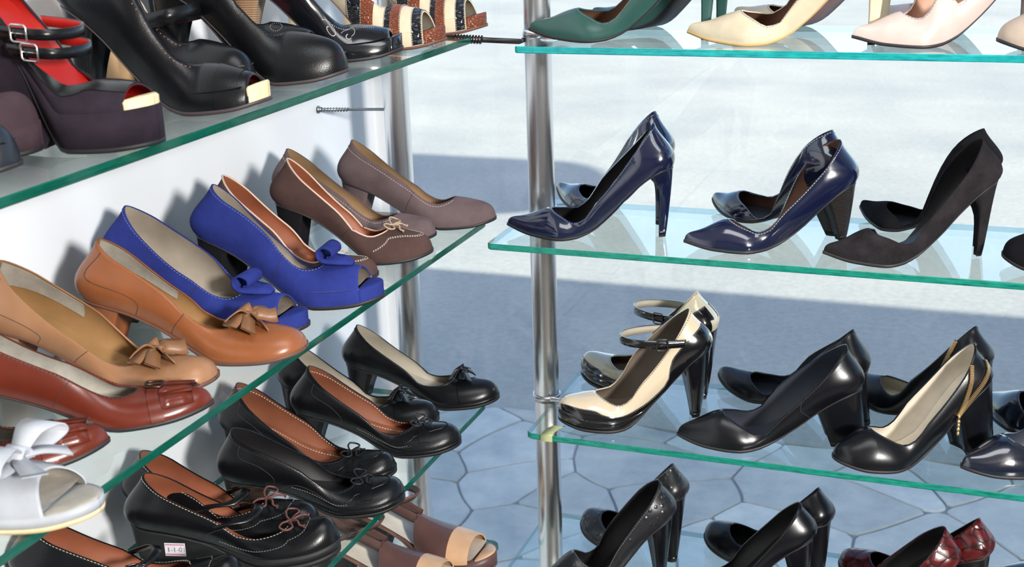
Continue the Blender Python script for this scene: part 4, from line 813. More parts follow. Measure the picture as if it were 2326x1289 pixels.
 'L3g': ('L3', -0.8546, 1.5685, 0.1661, {'ta': 2.1, 'tb': 2.0, 'W': 0.04, 'ht': 0.026, 'H': 0.0518, 'hf': 0.205, 'htip': 0.027, 'hw': 0.015, 'hk': 1.2, 'xv': 0.7267, 'pf': 0.004, 'L': 0.2376, 'hc': 0.0605, 'hv': 0.031, 'hl': 0.0197, 'bulge': 0.0104, 'hbk': 0.006, 'wt': 0.9365, 'hu': 0.0207, 'sag': 0.0062, 'asy': -0.0044, 'uq': 0.7871, 'ag': 0.8611}),
 'L3e': ('L3', -0.8452, 1.4005, 0.1061, {'ta': 2.1, 'tb': 2.0, 'W': 0.04, 'ht': 0.026, 'H': 0.0502, 'hf': 0.205, 'htip': 0.027, 'hw': 0.015, 'hk': 1.2, 'xv': 0.7204, 'pf': 0.004, 'L': 0.2438, 'hc': 0.0657, 'hv': 0.0202, 'hl': 0.0227, 'bulge': 0.0117, 'hbk': 0.006, 'wt': 0.9463, 'hu': 0.024, 'sag': 0.0099, 'asy': 0.0021, 'uq': 0.8474, 'ag': 0.861}),
 'L3c': ('L3', -0.8589, 1.2099, 0.1511, {'ta': 2.1, 'tb': 2.0, 'W': 0.04, 'ht': 0.034, 'H': 0.0313, 'hf': 0.6, 'htip': 0.125, 'hw': 0.028, 'hk': 1.0, 'hbk': 0.006, 'xv': 0.7216, 'pf': 0.01, 'th': 0.006, 'L': 0.2476, 'hc': 0.0603, 'hv': 0.0326, 'hl': 0.021, 'bulge': 0.0113, 'wt': 0.9609, 'hu': 0.021, 'sag': 0.0058, 'asy': -0.0061, 'uq': 0.7942, 'ag': 1.0106}),
 'L3a': ('L3', -0.8734, 1.0435, 0.4292, {'ta': 2.1, 'tb': 2.0, 'W': 0.04, 'ht': 0.034, 'H': 0.0347, 'hf': 0.6, 'htip': 0.125, 'hw': 0.028, 'hk': 1.0, 'hbk': 0.006, 'xv': 0.7629, 'pf': 0.01, 'th': 0.006, 'L': 0.248, 'hc': 0.0603, 'hv': 0.0252, 'hl': 0.021, 'bulge': 0.0113, 'wt': 0.9609, 'hu': 0.021, 'sag': 0.0058, 'asy': -0.0061, 'uq': 0.7942, 'ag': 1.0106}),
 'L1f': ('L1', -0.8718, 1.2185, -0.0851, {'ta': 2.1, 'tb': 2.0, 'W': 0.04, 'ht': 0.04, 'L': 0.2242, 'H': 0.1082, 'insup': 0.014, 'xv': 0.7027, 'hv': 0.0522, 'ts': 0.01, 'hl': 0.0218, 'hc': 0.0573, 'bulge': 0.01, 'hbk': 0.006, 'hf': 0.27, 'htip': 0.046, 'hw': 0.018, 'hk': 1.1, 'wt': 0.8785, 'hu': 0.0274, 'sag': 0.0034, 'asy': -0.0414, 'uq': 0.8068, 'ag': 0.7857}),
 'L1h': ('L1', -0.8758, 1.3680, 0.1200, {'ta': 2.1, 'tb': 2.0, 'W': 0.04, 'ht': 0.04, 'L': 0.2242, 'H': 0.1082, 'insup': 0.014, 'xv': 0.7027, 'hv': 0.0522, 'ts': 0.01, 'hl': 0.0218, 'hc': 0.0573, 'bulge': 0.01, 'hbk': 0.006, 'hf': 0.2, 'htip': 0.02, 'hw': 0.01, 'hk': 2.0, 'wt': 0.8785, 'hu': 0.0274, 'sag': 0.0034, 'asy': -0.0414, 'uq': 0.8068, 'ag': 0.7857}),
 'L1j': ('L1', -0.8022, 1.5615, 0.0865, {'ta': 2.1, 'tb': 2.0, 'W': 0.04, 'ht': 0.04, 'L': 0.2242, 'H': 0.1082, 'insup': 0.014, 'xv': 0.7027, 'hv': 0.0522, 'ts': 0.01, 'hl': 0.0218, 'hc': 0.0573, 'bulge': 0.01, 'hbk': 0.006, 'hf': 0.2, 'htip': 0.02, 'hw': 0.01, 'hk': 2.0, 'wt': 0.8785, 'hu': 0.0274, 'sag': 0.0034, 'asy': -0.0414, 'uq': 0.8068, 'ag': 0.7857}),
 'L1k': ('L1', -0.8044, 1.7158, 0.0584, {'ta': 2.1, 'tb': 2.0, 'W': 0.04, 'ht': 0.04, 'L': 0.2242, 'H': 0.1082, 'insup': 0.014, 'xv': 0.7027, 'hv': 0.0522, 'ts': 0.01, 'hl': 0.0218, 'hc': 0.0573, 'bulge': 0.01, 'hbk': 0.006, 'hf': 0.2, 'htip': 0.02, 'hw': 0.01, 'hk': 2.0, 'wt': 0.8785, 'hu': 0.0274, 'sag': 0.0034, 'asy': -0.0414, 'uq': 0.8068, 'ag': 0.7857}),
 'L1b': ('L1', -0.8594, 0.8582, 0.2691, {'ta': 2.1, 'tb': 2.0, 'W': 0.04, 'pf': 0.03, 'L': 0.207, 'xv': 0.7308, 'H': 0.1033, 'hv': 0.0243, 'ts': 0.004, 'hf': 0.58, 'hc': 0.0564, 'hl': 0.0117, 'bulge': 0.01, 'hbk': 0.006, 'wt': 0.9159, 'hu': 0.0191, 'sag': 0.0054, 'asy': -0.0083, 'uq': 0.7582, 'ag': 0.6994}),
 'L1a': ('L1', -0.8408, 0.7845, 0.2000, {'ta': 2.1, 'tb': 2.0, 'W': 0.04, 'ht': 0.04, 'L': 0.2242, 'H': 0.1082, 'insup': 0.014, 'xv': 0.7027, 'hv': 0.0522, 'ts': 0.01, 'hl': 0.0218, 'hc': 0.0573, 'bulge': 0.01, 'hbk': 0.006, 'hf': 0.2, 'htip': 0.02, 'hw': 0.01, 'hk': 2.0, 'wt': 0.8785, 'hu': 0.0274, 'sag': 0.0034, 'asy': -0.0414, 'uq': 0.8068, 'ag': 0.7857}),
}
# ------------------------------------------------------------------ the shoes themselves
ZS = {'1': Z1, '2': Z2, '3': Z3, '4': Z4}
def shoe(key, **k):
    a = DATA[key]; d = dict(z=ZS[a[0][1]], X=a[1], Y=a[2], yaw=a[3], par=dict(a[4]))
    d['par'].update(k.pop('par', {})); 
    for q in ('X', 'Y', 'yaw'):
        if 'd'+q in k: d[q] += k.pop('d'+q)
    d.update(k); d.setdefault('sole', 'dark_sole'); d.setdefault('ins', d['lin']); d.setdefault('heel', d['m'])
    return build_shoe(key, d)

# --- window shelf: navy patent stilettos
for key, lab in (('R2a', 'navy patent pointed stiletto pump, front shoe of its pair on the window shelf'), ('R2b', 'navy patent pointed stiletto pump standing behind its twin, price sticker under the arch')):
    r, S = shoe(key, m='navy_patent', lin='dark_lining', label=lab, group='navy patent stilettos', name='stiletto_pump'); topline_stitch(S, r, 'thread_blue')
    if key == 'R2b':
        c = np.array([.52*S.L, .004, S.bot(np.array([.52*S.L]))[0]-.0006]); d = np.array([S.L*.08, 0, S.bot(np.array([.6*S.L]))[0]-S.bot(np.array([.52*S.L]))[0]]); d /= np.linalg.norm(d)
        mb = MB(); mb.box(c, d*.013, (0, .010, 0), np.cross(d, [0, 1, 0])*.0003); t = mb.build('price_sticker', 'paper', r, False)
        mb = MB()
        for q in (-.009, .009): mb.box(c+d*q-np.cross([0, 1., 0], d)*-.0004, d*.0008, (0, .009, 0), np.cross(d, [0, 1, 0])*.0003)
        mb.build('sticker_print', 'print_pink', t, False)
for key, lab, side in (('R2c', 'navy patent half d\'Orsay pump with stacked cone heel, front of its pair', -1), ('R2d', 'navy patent half d\'Orsay pump with cut-out side, behind its twin', 1)):
    r, S = shoe(key, m='navy_patent', lin='brown_lining', ins='slate_lining', heel='stacked_dark', label=lab, group='navy patent d\'Orsay pumps', name='dorsay_pump', par=dict(dorsay=side)); topline_stitch(S, r, 'thread_pale', .95)
for key, lab, side in (('R2e', 'black suede d\'Orsay stiletto with open side, front of its pair', -1), ('R2f', 'black suede d\'Orsay stiletto standing behind its twin', 1)):
    r, S = shoe(key, m='black_suede' if side < 0 else 'dark_suede', lin='dark_lining', ins='slate_lining', heel='black_suede', label=lab, group='black suede d\'Orsay stilettos', name='dorsay_pump', par=dict(dorsay=side))
shoe('R2g', m='dark_suede', lin='dark_lining', label='black suede round-toe shoe cut by the picture edge beside the suede stilettos', name='pump')

# --- two-tone strap shoes
def two_tone(key, lab, mcream):
    r, S = shoe(key, m=mcream, lin='taupe_lining', plat='black_patent', heel='black_patent', label=lab, group='two-tone strap shoes', name='strap_shoe')
    st = np.concatenate([np.linspace(.004, .2, 12), np.linspace(.22, .96, 22), [.985, .996]])
    hi = pchip([0, .12, .20, .26, .31, .42, .6, .75, .88, .96, 1.0], [.64, .66, .66, .50, .22, .20, .30, .34, .40, .50, .70], st)
    patch(S, st, [.0]*len(st), hi, .0009, .0006).build('black_foxing', 'black_patent', r)
    mb = MB()
    for sd in (1, -1): dash_line(mb, on_many(S, st, np.maximum(hi-.02, .02), sd, .0011), .0018, .0013, .0003)
    mb.build('stitching', 'thread_grey', r, False, stuff=True)
    topline_stitch(S, r, 'thread_dark', .95)
    a = on_surf(S, .12, .66, 1)
    ankle_loop(S, r, 'black_patent', 'cream_lining', a[0], a[2]+.001, .088, .0058, a[1]+.0035, .002, 1, bmat='gunmetal', bx=.30, bend=.66)
two_tone('R3a', 'cream and black patent strap shoe with platform toe, front of its pair', 'cream_patent')
two_tone('R3b', 'cream and black patent strap shoe standing behind its twin', 'taupe_patent')
for key, lab in (('R3c', 'black smooth leather block-heel pump, front of the pair beside the two-tone shoes'), ('R3d', 'black leather block-heel pump behind its twin, nearest the two-tone shoes')):
    r, S = shoe(key, m='smooth_black_leather', lin='slate_lining', label=lab, group='black block-heel pumps', name='block_heel_pump'); topline_stitch(S, r, 'thread_dark')
    seam(S, r, [(.30, .98), (.32, .6), (.30, .05)], 1)
def zipped(key, lab):
    r, S = shoe(key, m='smooth_black_leather', lin='pale_lining', ins='pale_lining', label=lab, group='zipped black pumps', name='zipped_pump'); topline_stitch(S, r, 'thread_dark', .95)
    tape, teeth = MB(), MB()
    for pts in (((.085, .99), (.13, .72), (.20, .46), (.27, .20)), ((.012, .62), (.05, .46), (.12, .34), (.27, .20))):
        P = surf_path(S, pts, 1, .0010, 12); tape.ribbon(P, np.array([.0016, 0, .0022]), .0008)
        seg = np.concatenate([[0], np.cumsum(np.linalg.norm(np.diff(P, axis=0), axis=1))])
        for s in np.arange(.001, seg[-1], .0021):
            c = np.array([np.interp(s, seg, P[:, k]) for k in range(3)]); d = np.array([np.interp(s+.001, seg, P[:, k]) for k in range(3)])-c; d /= np.linalg.norm(d)+1e-9
            w = np.cross(d, [0, 1.0, 0]); teeth.box(c+np.array([0, .0010, 0]), d*.0006, w*.0030, np.array([0, .0012, 0]))
    z = tape.build('zip', 'rubber', r, False); teeth.build('zip_teeth', 'gold', z, False, stuff=True)
    p = on_surf(S, .27, .20, 1, .002); m = MB()
    for k, q in enumerate((0, .007, .012, .018, .024)): m.ball(p+np.array([0, .002, -q]), .0020+.0006*(k % 2), .002, .0032, 8)
    m.build('zip_pull', 'gold', r)
    if key == 'R3e':      # dotted oval and stamp on the insole
        mb = MB(); x0 = .16*S.L
        for a in np.linspace(0, 2*np.pi, 30, endpoint=False):
            x = x0+.024*math.cos(a); mb.disc((x, .013*math.sin(a), S.b(np.array([x]))[0]+.0022), (.3, 0, 1), .0009)
        mb.build('insole_dots', 'cord_beige', r, False, stuff=True)
        mb = MB()
        for sg in (-1, 1): x = x0+.006; mb.ribbon([(x-.012, sg*.001, S.b(np.array([x-.012]))[0]+.0023), (x+.004, sg*.006, S.b(np.array([x+.004]))[0]+.0023)], np.array([.003, .0015, 0]), .0003)
        mb.build('insole_stamp', 'zinc', r, False)
zipped('R3e', 'black round-toe block-heel pump with gold zip and cream lining, front of its pair'); zipped('R3f', 'black block-heel pump with gold zip standing behind its twin')
for key, lab in (('R3g', 'glossy ink-blue patent pump cut by the picture edge on the middle window shelf'), ('R3h', 'dark ink patent pump toe behind the other ink-blue patent pump')):
    r, S = shoe(key, m='ink_patent', lin='slate_lining', label=lab, group='ink patent pumps', name='pump'); topline_stitch(S, r, 'thread_dark')
for key, lab in (('R4a', 'black ostrich-grain high heel, front shoe of its pair on the lowest window shelf'), ('R4b', 'black ostrich-grain high heel standing behind its twin')):
    r, S = shoe(key, m='black_ostrich', lin='dark_lining', heel='smooth_black_leather', label=lab, group='ostrich-grain heels', name='pump'); topline_stitch(S, r, 'thread_grey')
for key, lab in (('R4c', 'plain black leather high heel, front of the pair between ostrich and burgundy shoes'), ('R4d', 'plain black leather high heel behind its twin on the lowest window shelf')):
    r, S = shoe(key, m='smooth_black_leather', lin='dark_lining', label=lab, group='plain black heels', name='pump'); topline_stitch(S, r, 'thread_dark')
for key, lab in (('R4e', 'burgundy crocodile-grain pump, front shoe of its pair'), ('R4f', 'burgundy crocodile-grain pump standing behind its twin')):
    r, S = shoe(key, m='burgundy_croc', lin='dark_lining', heel='smooth_black_leather', label=lab, group='burgundy crocodile pumps', name='pump')
shoe('R4g', m='ink_patent', lin='dark_lining', label='dark patent shoe toe in the lower corner beside the burgundy pumps', name='pump')
# --- top window shelf
for key, lab, m, ln, so in (('R1a', 'green leather pointed stiletto pump, front shoe of its pair', 'green_leather', 'brown_lining', 'dark_sole'), ('R1b', 'green leather stiletto showing its sole behind its twin', 'green_leather', 'brown_lining', 'dark_sole'),
        ('R1c', 'cream leather pointed stiletto pump, front shoe of its pair', 'cream_leather', 'brown_lining', 'tan_sole'), ('R1d', 'cream stiletto with brown sole behind its twin', 'cream_leather', 'brown_lining', 'mauve_sole'),
        ('R1e', 'pale pink pointed stiletto with scooped sides, front shoe of its pair', 'pink_leather', 'pinkish_lining', 'dark_sole'), ('R1f', 'pale pink stiletto with grey sole behind its twin', 'pink_leather', 'pinkish_lining', 'mauve_sole')):
    r, S = shoe(key, m=m, lin=ln, sole=so, label=lab, group=m.split('_')[0]+' stilettos', name='stiletto_pump', par=dict(h80=.02, h60=.045, h35=.05) if key[2] in 'ef' else {}); topline_stitch(S, r, 'thread_grey')
shoe('R1g', m='nude_leather', lin='pinkish_lining', label='nude round-toe pump cut by the picture edge on the top window shelf', name='pump')

# --- left shelf two
for key, lab in (('L2k', 'taupe suede round-toe pump at the far end of the left shelf'), ('L2j', 'taupe suede round-toe pump half hidden behind the brown bow pump')):
    r, S = shoe(key, m='taupe_suede', lin='sand_lining', heel='taupe_suede', label=lab, group='taupe suede pumps', name='pump'); topline_stitch(S, r, 'thread_pale', .86)
    seam(S, r, [(.50, .97), (.47, .5), (.44, .05)], -1)
for key, lab in (('L2i', 'brown suede pump with beige piping and cord bow, nearest the taupe pair'), ('L2h', 'brown suede cord-bow pump half hidden behind the blue peep-toe')):
    r, S = shoe(key, m='brown_suede', lin='orange_lining', heel='dark_suede', label=lab, group='brown suede bow pumps', name='pump'); topline_piping(S, r, 'pink_piping', .0013)
    cord_bow(S, r, S.xv+.045, 'cord_beige', .026, .0011)
    stitch_on(S, r, [(sd, [(.66, .45), (.75, .60), (.85, .72), (.92, .80), (.945, .99)]) for sd in (1, -1)]+[(sd, [(.66, .42), (.75, .57), (.85, .69), (.93, .78), (.955, .99)]) for sd in (1, -1)], 'thread_pale')
    seam(S, r, [(.50, .97), (.47, .5), (.44, .05)], -1)
def curl(S, r, sgn):
    p, t, y, n = vframe(S, S.xv+.06); p = p+n*.0015
    # flat tongue that rolls back on itself
    P = [p+t*.030-y*.000+n*.000, p+t*.016+n*.0035, p+t*.002+n*.005, p-t*.008+n*.009, p-t*.010+n*.018, p-t*.002+n*.023, p+t*.007+n*.019, p+t*.007+n*.012, p+t*.001+n*.010]
    Q = catmull(P, 6); w = np.interp(np.linspace(0, 1, len(Q)), [0, .12, .3, 1], [.004, .017, .021, .015])
    m = MB(); m.ribbon(Q, y[None]*w[:, None], .0022); m.build('rolled_flap', 'blue_suede', r)
    mb = MB()
    for sd in (1, -1): mb.tube(on_many(S,   .915-.02*np.linspace(.3, 1, 10), np.linspace(.3, 1, 10), sd, -.0008), .0007, 5)
    mb.build('piping', 'cream_sole', r)
for key, lab, sg in (('L2g', 'cobalt blue suede peep-toe with rolled flap, beside the brown bow pumps', 1), ('L2f', 'cobalt blue suede peep-toe with rolled flap, beside the tan pumps', -1)):
    r, S = shoe(key, m='blue_suede', lin='linen_lining', heel='stacked_dark' if 0 else 'dark_suede', label=lab, group='blue suede peep-toes', name='peep_toe_pump', stp=.91, tip='blue_suede', par=dict(peep=.004))
    curl(S, r, sg); topline_stitch(S, r, 'thread_blue', .96); seam(S, r, [(.50, .97), (.47, .5), (.44, .05)], -1)
for key, lab, m in (('L2e', 'tan leather square-toe pump with leather tassel bow, beside the blue peep-toes', 'tan_leather'), ('L2d', 'light tan pump with leather tassel bow, behind the red-brown fringe shoe', 'light_tan_leather')):
    r, S = shoe(key, m=m, lin='ochre_lining', heel=m, sole='brown_sole', label=lab, group='tan tassel pumps', name='tassel_pump', welt=.002)
    leather_bow(S, r, S.xv+.075, 'tassel_leather', .036, 4)
    seam(S, r, [(.50, .97), (.47, .5), (.44, .05)], -1); seam(S, r, [(.06, .95), (.05, .6), (.09, .45), (.25, .45), (.30, .35), (.29, .05)], -1)
    patch(S, np.concatenate([np.linspace(.003, .10, 8), np.linspace(.12, .36, 10)]), [.55]*18, [.985]*18, -.0029, .0004).build('heel_grip', 'grey_lining', r)
def fringe(S, r, m):
    vamp_strap(S, r, S.xv+.085, m, .012, .02)
    s0 = S.xv+.105
    for k, (v0, sd) in enumerate(((.86, -1), (.86, 1), (.55, -1), (.55, 1))):
        P = [on_surf(S, s0+q, v0+.0*q, sd, .0018+.02*q) for q in (0, .03, .07, .105)]
        q, t, b, n = on_surf(S, s0+.05, v0, sd, 0, True); m_ = MB(); m_.ribbon(np.array(P), b*.0085, .0014); m_.build('fringe_flap', m, r)
    p, t, y, n = vframe(S, S.xv+.085); buckle(r, p+n*.0035, t, y, .008, .0075, 'bronze', .0014)
    topline_stitch(S, r, 'thread_dark', .96)
for key, lab in (('L2c', 'red-brown leather pump with vamp strap and fringe flaps, before the light tan shoe'), ('L2b', 'red-brown leather fringe pump toe beside the white bow shoe')):
    r, S = shoe(key, m='red_brown_leather', lin='grey_lining', heel='stacked_brown', label=lab, group='red-brown fringe pumps', name='fringe_pump'); fringe(S, r, 'red_brown_leather'); seam(S, r, [(.50, .97), (.47, .5), (.44, .05)], -1)
r, S = shoe('L2a', m='white_leather', lin='grey_lining', sole='cream_sole', heel='white_leather', plat='white_leather', label='white leather peep-toe with large folded bow on the near end of the left shelf', name='peep_toe_pump', stp=.88, tip='grey_lining', par=dict(peep=.02))
p, t, y, n = vframe(S, S.xv+.06); p = p+n*.003; k = MB(); k.ribbon(catmull([p+y*.010+n*.002, p+n*.012, p-y*.010+n*.002], 6), t*.009, .004); b = k.build('bow', 'white_leather', r)
for sg in (1, -1):
    Pp = catmull([p+n*.006, p+y*sg*.018+n*.020, p+y*sg*.040+n*.018, p+y*sg*.044+n*.008, p+y*sg*.020+n*.003, p+n*.003], 6); w = np.interp(np.linspace(0, 1, len(Pp)), [0, .3, .55, 1], [.006, .016, .018, .007])
    m = MB(); m.ribbon(Pp, t[None]*w[:, None], .002); m.build('bow_loop', 'white_leather', b)
    Pp = catmull([p+n*.004, p+y*sg*.014+t*.014+n*.006, p+y*sg*.024+t*.032+n*.003], 6); w = np.linspace(.005, .013, len(Pp)); d = np.array(y)*.5-t*sg*.6
    m = MB(); m.ribbon(Pp, d[None]*w[:, None], .002); m.build('bow_tail', 'white_leather', b)

# --- left shelf three
for key, lab in (('L3h', 'black leather pump with leather bow and cream lining at the far shelf end'), ('L3g', 'black leather bow pump with cream lining, half hidden behind another pump')):
    r, S = shoe(key, m='black_leather', lin='cream_lining', sole='rubber', label=lab, group='black cream-lined bow pumps', name='bow_pump')
    leather_bow(S, r, S.xv+.065, 'black_leather', .024, 3)
    for sd in (1, -1): seam(S, r, [(.80, .98), (.77, .6), (.78, .05)], sd, 'hole_dark', 'vamp_seam', .0006)
    mb = MB(); mb.tube(top_path(S, .93, 50, 0, .0003), .0008, 5); mb.build('piping', 'black_leather', r)
def loafer(key, lab, lin_, ins_, grp, heel='black_leather'):
    r, S = shoe(key, m='soft_black_leather', lin=lin_, ins=ins_, sole='rubber', heel=heel, label=lab, group=grp, name='bow_pump')
    cord_bow(S, r, S.xv+.055, 'cord_black', .022, .0012)
    vamp_strap(S, r, S.xv+.075, 'soft_black_leather', .007, .35); 
    vamp_strap(S, r, S.xv+.105, 'soft_black_leather', .007, .35)
    apron = [(.70, .46), (.78, .58), (.86, .70), (.915, .80), (.935, .99)]
    mb = MB()
    for sd in (1, -1): mb.tube(surf_path(S, apron, sd, .0002), .0011, 5)
    mb.build('apron_seam', 'soft_black_leather', r)
    stitch_on(S, r, [(sd, apron) for sd in (1, -1)]+[(sd, [(.40, .30), (.55, .36), (.65, .34), (.72, .36)]) for sd in (1, -1)], 'thread_grey')
    for sd in (1, -1):
        seam(S, r, [(.08, .92), (.10, .70), (.22, .62), (.30, .40), (.30, .05)], sd, 'thread_dark')
        seam(S, r, [(.34, .10), (.42, .42), (.55, .44), (.64, .30), (.75, .30)], sd, 'thread_dark')
    topline_stitch(S, r, 'thread_dark', .90); return r, S
for key, lab in (('L3f', 'black stitched bow pump with rust lining, front of its pair'), ('L3e', 'black stitched bow pump with rust lining, behind the black-lined loafer pump')):
    r, S = loafer(key, lab, 'rust_lining', 'rust_lining', 'black rust-lined bow pumps')
    mb = MB()
    for sd in (1, -1):
        xs = np.linspace(.06, .66, 40)*S.L; w = S.w(xs)*.62; dash_line(mb, np.stack([xs, sd*w, S.b(xs)+.0030], -1), .0024, .0016, .0004)
    dash_line(mb, top_path(S, .88, 60, 0, -.0026), .0024, .0018, .0004)
    mb.build('insole_stitching', 'thread_pale', r, False, stuff=True)
loafer('L3d', 'black loafer-style pump with black lining and cord bow, nearest the shelf edge', 'dark_lining', 'dark_lining', None, 'stacked_brown')
def mary_jane(key, lab, bow, tagged):
    r, S = shoe(key, m='black_leather', lin='orange_lining', sole='rubber', plat='rubber', heel='rubber', label=lab, group='black wedge strap shoes', name='strap_shoe', welt=.0022)
    topline_stitch(S, r, 'thread_pale', .965)
    a = on_surf(S, .46, .97, 1); b = on_surf(S, .46, .97, -1)
    P = catmull([a-np.array([.014, 0, .003]), a+np.array([.006, .0, .003]), (a+b)/2+np.array([.028, a[1]*.62, .009]), (a+b)/2+np.array([.036, 0, .013]), (a+b)/2+np.array([.028, b[1]*.62, .009]), b+np.array([.006, 0, .003]), b-np.array([.014, 0, .003])], 7)
    W = np.array([np.array([.0052, 0, -.0012])]*len(P)); m = MB(); m.ribbon(P, W, .0018); s_ = m.build('strap', 'black_leather', r)
    if not bow:
        k = len(P)-12; buckle(s_, P[k]+np.array([0, -.001, .001]), P[k+1]-P[k-1], (1, 0, -.2), .006, .0075, 'gunmetal')
    else:
        k = 10; buckle(s_, P[k]+np.array([0, .001, .001]), P[k+1]-P[k-1], (1, 0, -.2), .006, .0075, 'gunmetal')
    if bow: cord_bow(S, r, S.xv+.04, 'cord_brown', .028, .0013)
    stitch_on(S, r, [(sd, [(.45, .30), (.58, .36), (.68, .46), (.78, .52), (.86, .66), (.885, .99)]) for sd in (1, -1)], 'thread_grey')
    for sd in (1, -1): seam(S, r, [(.46, .9), (.40, .5), (.36, .10)], sd, 'thread_dark')
    if tagged:
        x = .235*S.L; y0 = -S.w(np.array([.235*S.L]))[0]-.0012; c = np.array([x, y0+.0005, .024]); m = MB(); m.box(c, (.0125, -.0008, 0), (0, .0003, 0), (0, 0, .0085)); t = m.build('price_tag', 'paper', r, False)
        m = MB()
        for q in (-.0060, .0066): m.box(c+np.array([0, -.0005, q]), (.0115, -.0008, 0), (0, .0003, 0), (0, 0, .0005))
        m.build('tag_line', 'print_pink', t, False)
        cu = bpy.data.curves.new('tag_text', 'FONT'); cu.body = '1-1-01'; cu.size = .0085; cu.align_x = 'CENTER'; cu.align_y = 'CENTER'; cu.materials.append(MATS['print_grey'])
        tmp = bpy.data.objects.new('tag_text', cu); C.objects.link(tmp); bpy.context.view_layer.update(); me = bpy.data.meshes.new_from_object(tmp.evaluated_get(bpy.context.evaluated_depsgraph_get())); bpy.data.objects.remove(tmp); o = bpy.data.objects.new('tag_print', me); C.objects.link(o); o.parent = t; o.location = c+np.array([.002, -.0011, 0]); o.rotation_euler = (math.pi/2, 0, 0)
mary_jane('L3b', 'black wedge strap shoe with brown cord bow and white price tag', True, True); mary_jane('L3c', 'black wedge strap shoe half hidden behind the tagged shoe', True, False)
mary_jane('L3a', 'black strap shoe with orange lining and buckle, lower left corner', False, False)

# --- left shelf one
def brogue(S, r, mat='hole_pink'):
    perforations(S, r, [(a, .90+.03*(i % 2)*0, sd) for sd in (1, -1) for i, a in enumerate(np.linspace(.08, .68, 30))], mat, .0007)
r, S = shoe('L1g', m='soft_black_leather', lin='red_lining', sole='dusk_sole', plat='soft_black_leather', label='black leather platform pump with closed round toe and red lining', name='platform_pump'); topline_stitch(S, r, 'thread_dark')
r, S = shoe('L1e', m='black_leather', lin='red_lining', ins='dark_lining', sole='dusk_sole', plat='black_leather', label='black leather peep-toe pump with cream platform tip and pinked topline', name='peep_toe_pump', stp=.945, tip='cream_sole', par=dict(peep=.002)); brogue(S, r)
patch(S, np.linspace(.80, .905, 6), [.02]*6, [.985]*6, .0009, .0006).build('toe_band', 'black_leather', r)
r, S = shoe('L1f', m='black_leather', lin='cream_lining', sole='dusk_sole', heel='beige_leather', label='black strap pump with beige pinked heel counter and cream lining, behind the cream-tipped peep-toe', name='strap_shoe'); brogue(S, r)
st = np.concatenate([np.linspace(.003, .1, 8), np.linspace(.12, .20, 5)]); patch(S, st, [.01]*13, [.985]*13, .0010, .0008).build('heel_counter', 'beige_leather', r)
mb = MB()
for sd in (1, -1):
    vv = np.linspace(.04, .98, 30); A = on_many(S, np.full(30, .20), vv, sd, .0009); B_ = on_many(S, np.full(29, .216), (vv[1:]+vv[:-1])/2, sd, .0009)
    for i in range(29): mb.add([A[i], B_[i], A[i+1]], [(0, 1, 2)])
mb.build('pinked_edge', 'beige_leather', r, False, stuff=True)
ankle_loop(S, r, 'black_leather', 'red_lining', .098, .075, .052, .0085, .033, .010, 0, bend=.8)
r, S = shoe('L1h', m='black_leather', lin='red_lining', sole='dusk_sole', plat='black_leather', label='black perforated pump between the closed platform and the glossy peep-toe', name='peep_toe_pump', stp=.94, tip='black_leather', par=dict(peep=.002))
perforations(S, r, [(.78+.03*math.cos(a), .80+.12*math.sin(a), sd) for sd in (1, -1) for a in np.linspace(0, 2*np.pi, 18)], 'hole_pale', .0005)
r, S = shoe('L1i', m='glossy_black_leather', lin='dark_lining', sole='dark_sole', plat='glossy_black_leather', heel='stacked_wood', label='glossy black peep-toe pump with punched swirls beside the patchwork pair', name='peep_toe_pump', stp=.945, tip='glossy_black_leather', par=dict(peep=.002))
perforations(S, r, [(.60+.05*t*math.cos(9*t), .60+.22*t*math.sin(9*t), -1) for t in np.linspace(.25, 1, 34)]+[(.72+.05*t*math.cos(9*t), .62+.2*t*math.sin(9*t), -1) for t in np.linspace(.25, 1, 34)]+[(a, .80+.02*math.sin(30*a), -1) for a in np.linspace(.62, .86, 22)], 'hole_pale', .0006)
def patchwork(key, lab):
    r, S = shoe(key, m='cream_leather', lin='cream_lining', sole='brown_sole', label=lab, group='patchwork peep-toes', name='peep_toe_pump', stp=.91, tip='brown_croc', par=dict(peep=.006))
    for a, b, m in ((.45, .54, 'black_croc'), (.54, .62, 'brown_croc'), (.69, .725, 'black_croc'), (.725, .785, 'brown_croc'), (.85, .905, 'black_croc')):
        s_ = np.linspace(a, b, 5); patch(S, s_, [.02]*5, [.99]*5, .0009, .0006).build('leather_panel', m, r)
    mb = MB()
    for a in (.452, .538, .692, .782, .852, .902):
        for sd in (1, -1): dash_line(mb, on_many(S, np.full(24, a), np.linspace(.04, .98, 24), sd, .0012), .0018, .0013, .0003)
    mb.build('stitching', 'thread_pale', r, False, stuff=True); topline_stitch(S, r, 'thread_pale', .97)
patchwork('L1j', 'patchwork peep-toe in cream, brown and black crocodile leather, nearer of the pair'); patchwork('L1k', 'patchwork crocodile peep-toe at the far end overhanging the glass shelf')
r, S = shoe('L1c', m='plum_suede', lin='red_lining', sole='rubber', plat='plum_suede', heel='plum_suede', label='plum suede wedge peep-toe with two buckled black straps and red lining', name='wedge_shoe', stp=.93, tip='cream_sole', pad=.009, par=dict(peep=.002, hf=.58, htip=.10, hw=.026, hk=1.0))
st = np.concatenate([np.linspace(.01, .2, 10), np.linspace(.22, .93, 26)]); lo = pchip([0, .3, .6, .75, .93], [.60, .62, .60, .62, .55], st)
patch(S, st, lo, [.985]*len(st), .0009, .0006).build('black_trim', 'black_leather', r); brogue(S, r)
for x, z, rc in ((.086, .089, .050), (.072, .105, .060)):
    ankle_loop(S, r, 'black_leather', 'red_lining', x, z, rc, .0048, .033, -.006, -1, bend=.78, bx=.40)
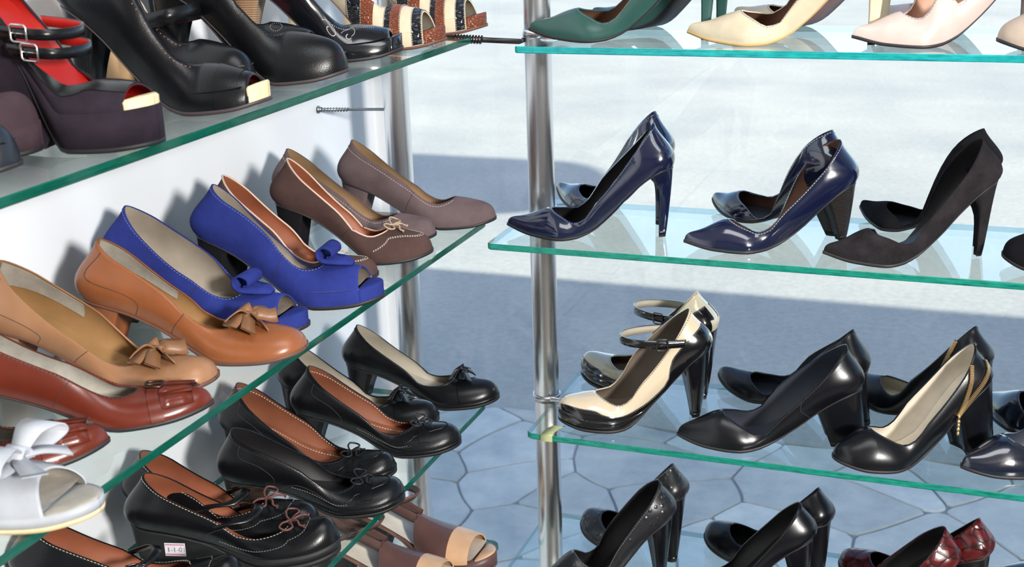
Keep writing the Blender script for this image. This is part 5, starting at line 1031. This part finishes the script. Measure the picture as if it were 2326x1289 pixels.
shoe('L1b', m='mauve_suede', lin='orange_lining', sole='rubber', plat='mauve_suede', heel='mauve_suede', label='mauve-brown suede wedge with orange-edged opening beside the plum wedge', name='wedge_shoe', dX=-.016, par=dict(hf=.58, htip=.10, hw=.026, hk=1.0, pf=.02, ht=.034))
shoe('L1a', m='navy_round_leather', lin='dark_lining', label='dark navy leather shoe toe at the near end of the top left shelf', name='pump')
# --- lowest left shelf: perforated sandals
def sandal(key, lab, X, Y, yaw, H=.05):
    par = dict(L=.245, H=H, pf=.020, th=.004, xv=.42, hv=.045, ht=.030, hc=.05, hl=.02, ta=2.6, tb=2.0, W=.043, ts=.010, hf=.30, htip=.045, hw=.018, hk=1.1)
    D = dict(z=Z4, X=X, Y=Y, yaw=yaw, par=par, m='brown_strap_leather', lin='pale_lining', ins='pale_lining', sole='brown_sole', plat='brown_strap_leather', heel='rubber', label=lab, group='brown perforated sandals', name='sandal', noupper=True, stp=.92, tip='peach_leather')
    r, S = build_shoe(key, D)
    s_ = np.linspace(.50, .76, 12); lo = np.interp(s_, [.5, .56, .70, .76], [.45, .20, .02, .02])
    patch(S, s_, [.02]*12, [1.0]*12, .001, .0018).build('vamp', 'brown_strap_leather', r)
    perforations(S, r, [(a+.011*(j % 2), q, sd) for sd in (1, -1) for j, q in enumerate(np.linspace(.30, .96, 9)) for a in np.arange(.53, .74, .028)], 'hole_dark', .0011)
    s_ = np.linspace(.74, .875, 8); patch(S, s_, [.0]*8, [1.0]*8, .0018, .0020).build('toe_band', 'peach_leather', r)
    for sd in (1, -1):
        a = on_surf(S, .51, .8, sd); P = catmull([a, a+np.array([-.035, sd*.001, .014]), a+np.array([-.075, -sd*.002, .030]), (.006, sd*.012, S.b(np.array([0.]))[0]+.055), (-.002, 0, S.b(np.array([0.]))[0]+.056)], 7)
        m = MB(); m.ribbon(P, np.array([.003, 0, .0075]), .0018); m.build('heel_strap', 'brown_strap_leather', r)
    P = catmull([(.045, -.036, .085), (.09, -.030, .105), (.118, 0, .112), (.09, .030, .105), (.045, .036, .085)], 7); m = MB(); m.ribbon(P, np.array([.004, 0, .006]), .0018); s2 = m.build('ankle_strap', 'brown_strap_leather', r)
    buckle(s2, P[6]+np.array([0, -.002, .001]), P[7]-P[5], (.4, 0, .8), .007, .008, 'gunmetal')
sandal('L4b', 'brown perforated sandal with peach toe band, nearer the shelf corner', -.800, 1.640, -.02)
sandal('L4a', 'brown perforated sandal, lower of the pair and cut by the picture edge', -.815, 1.545, .04)
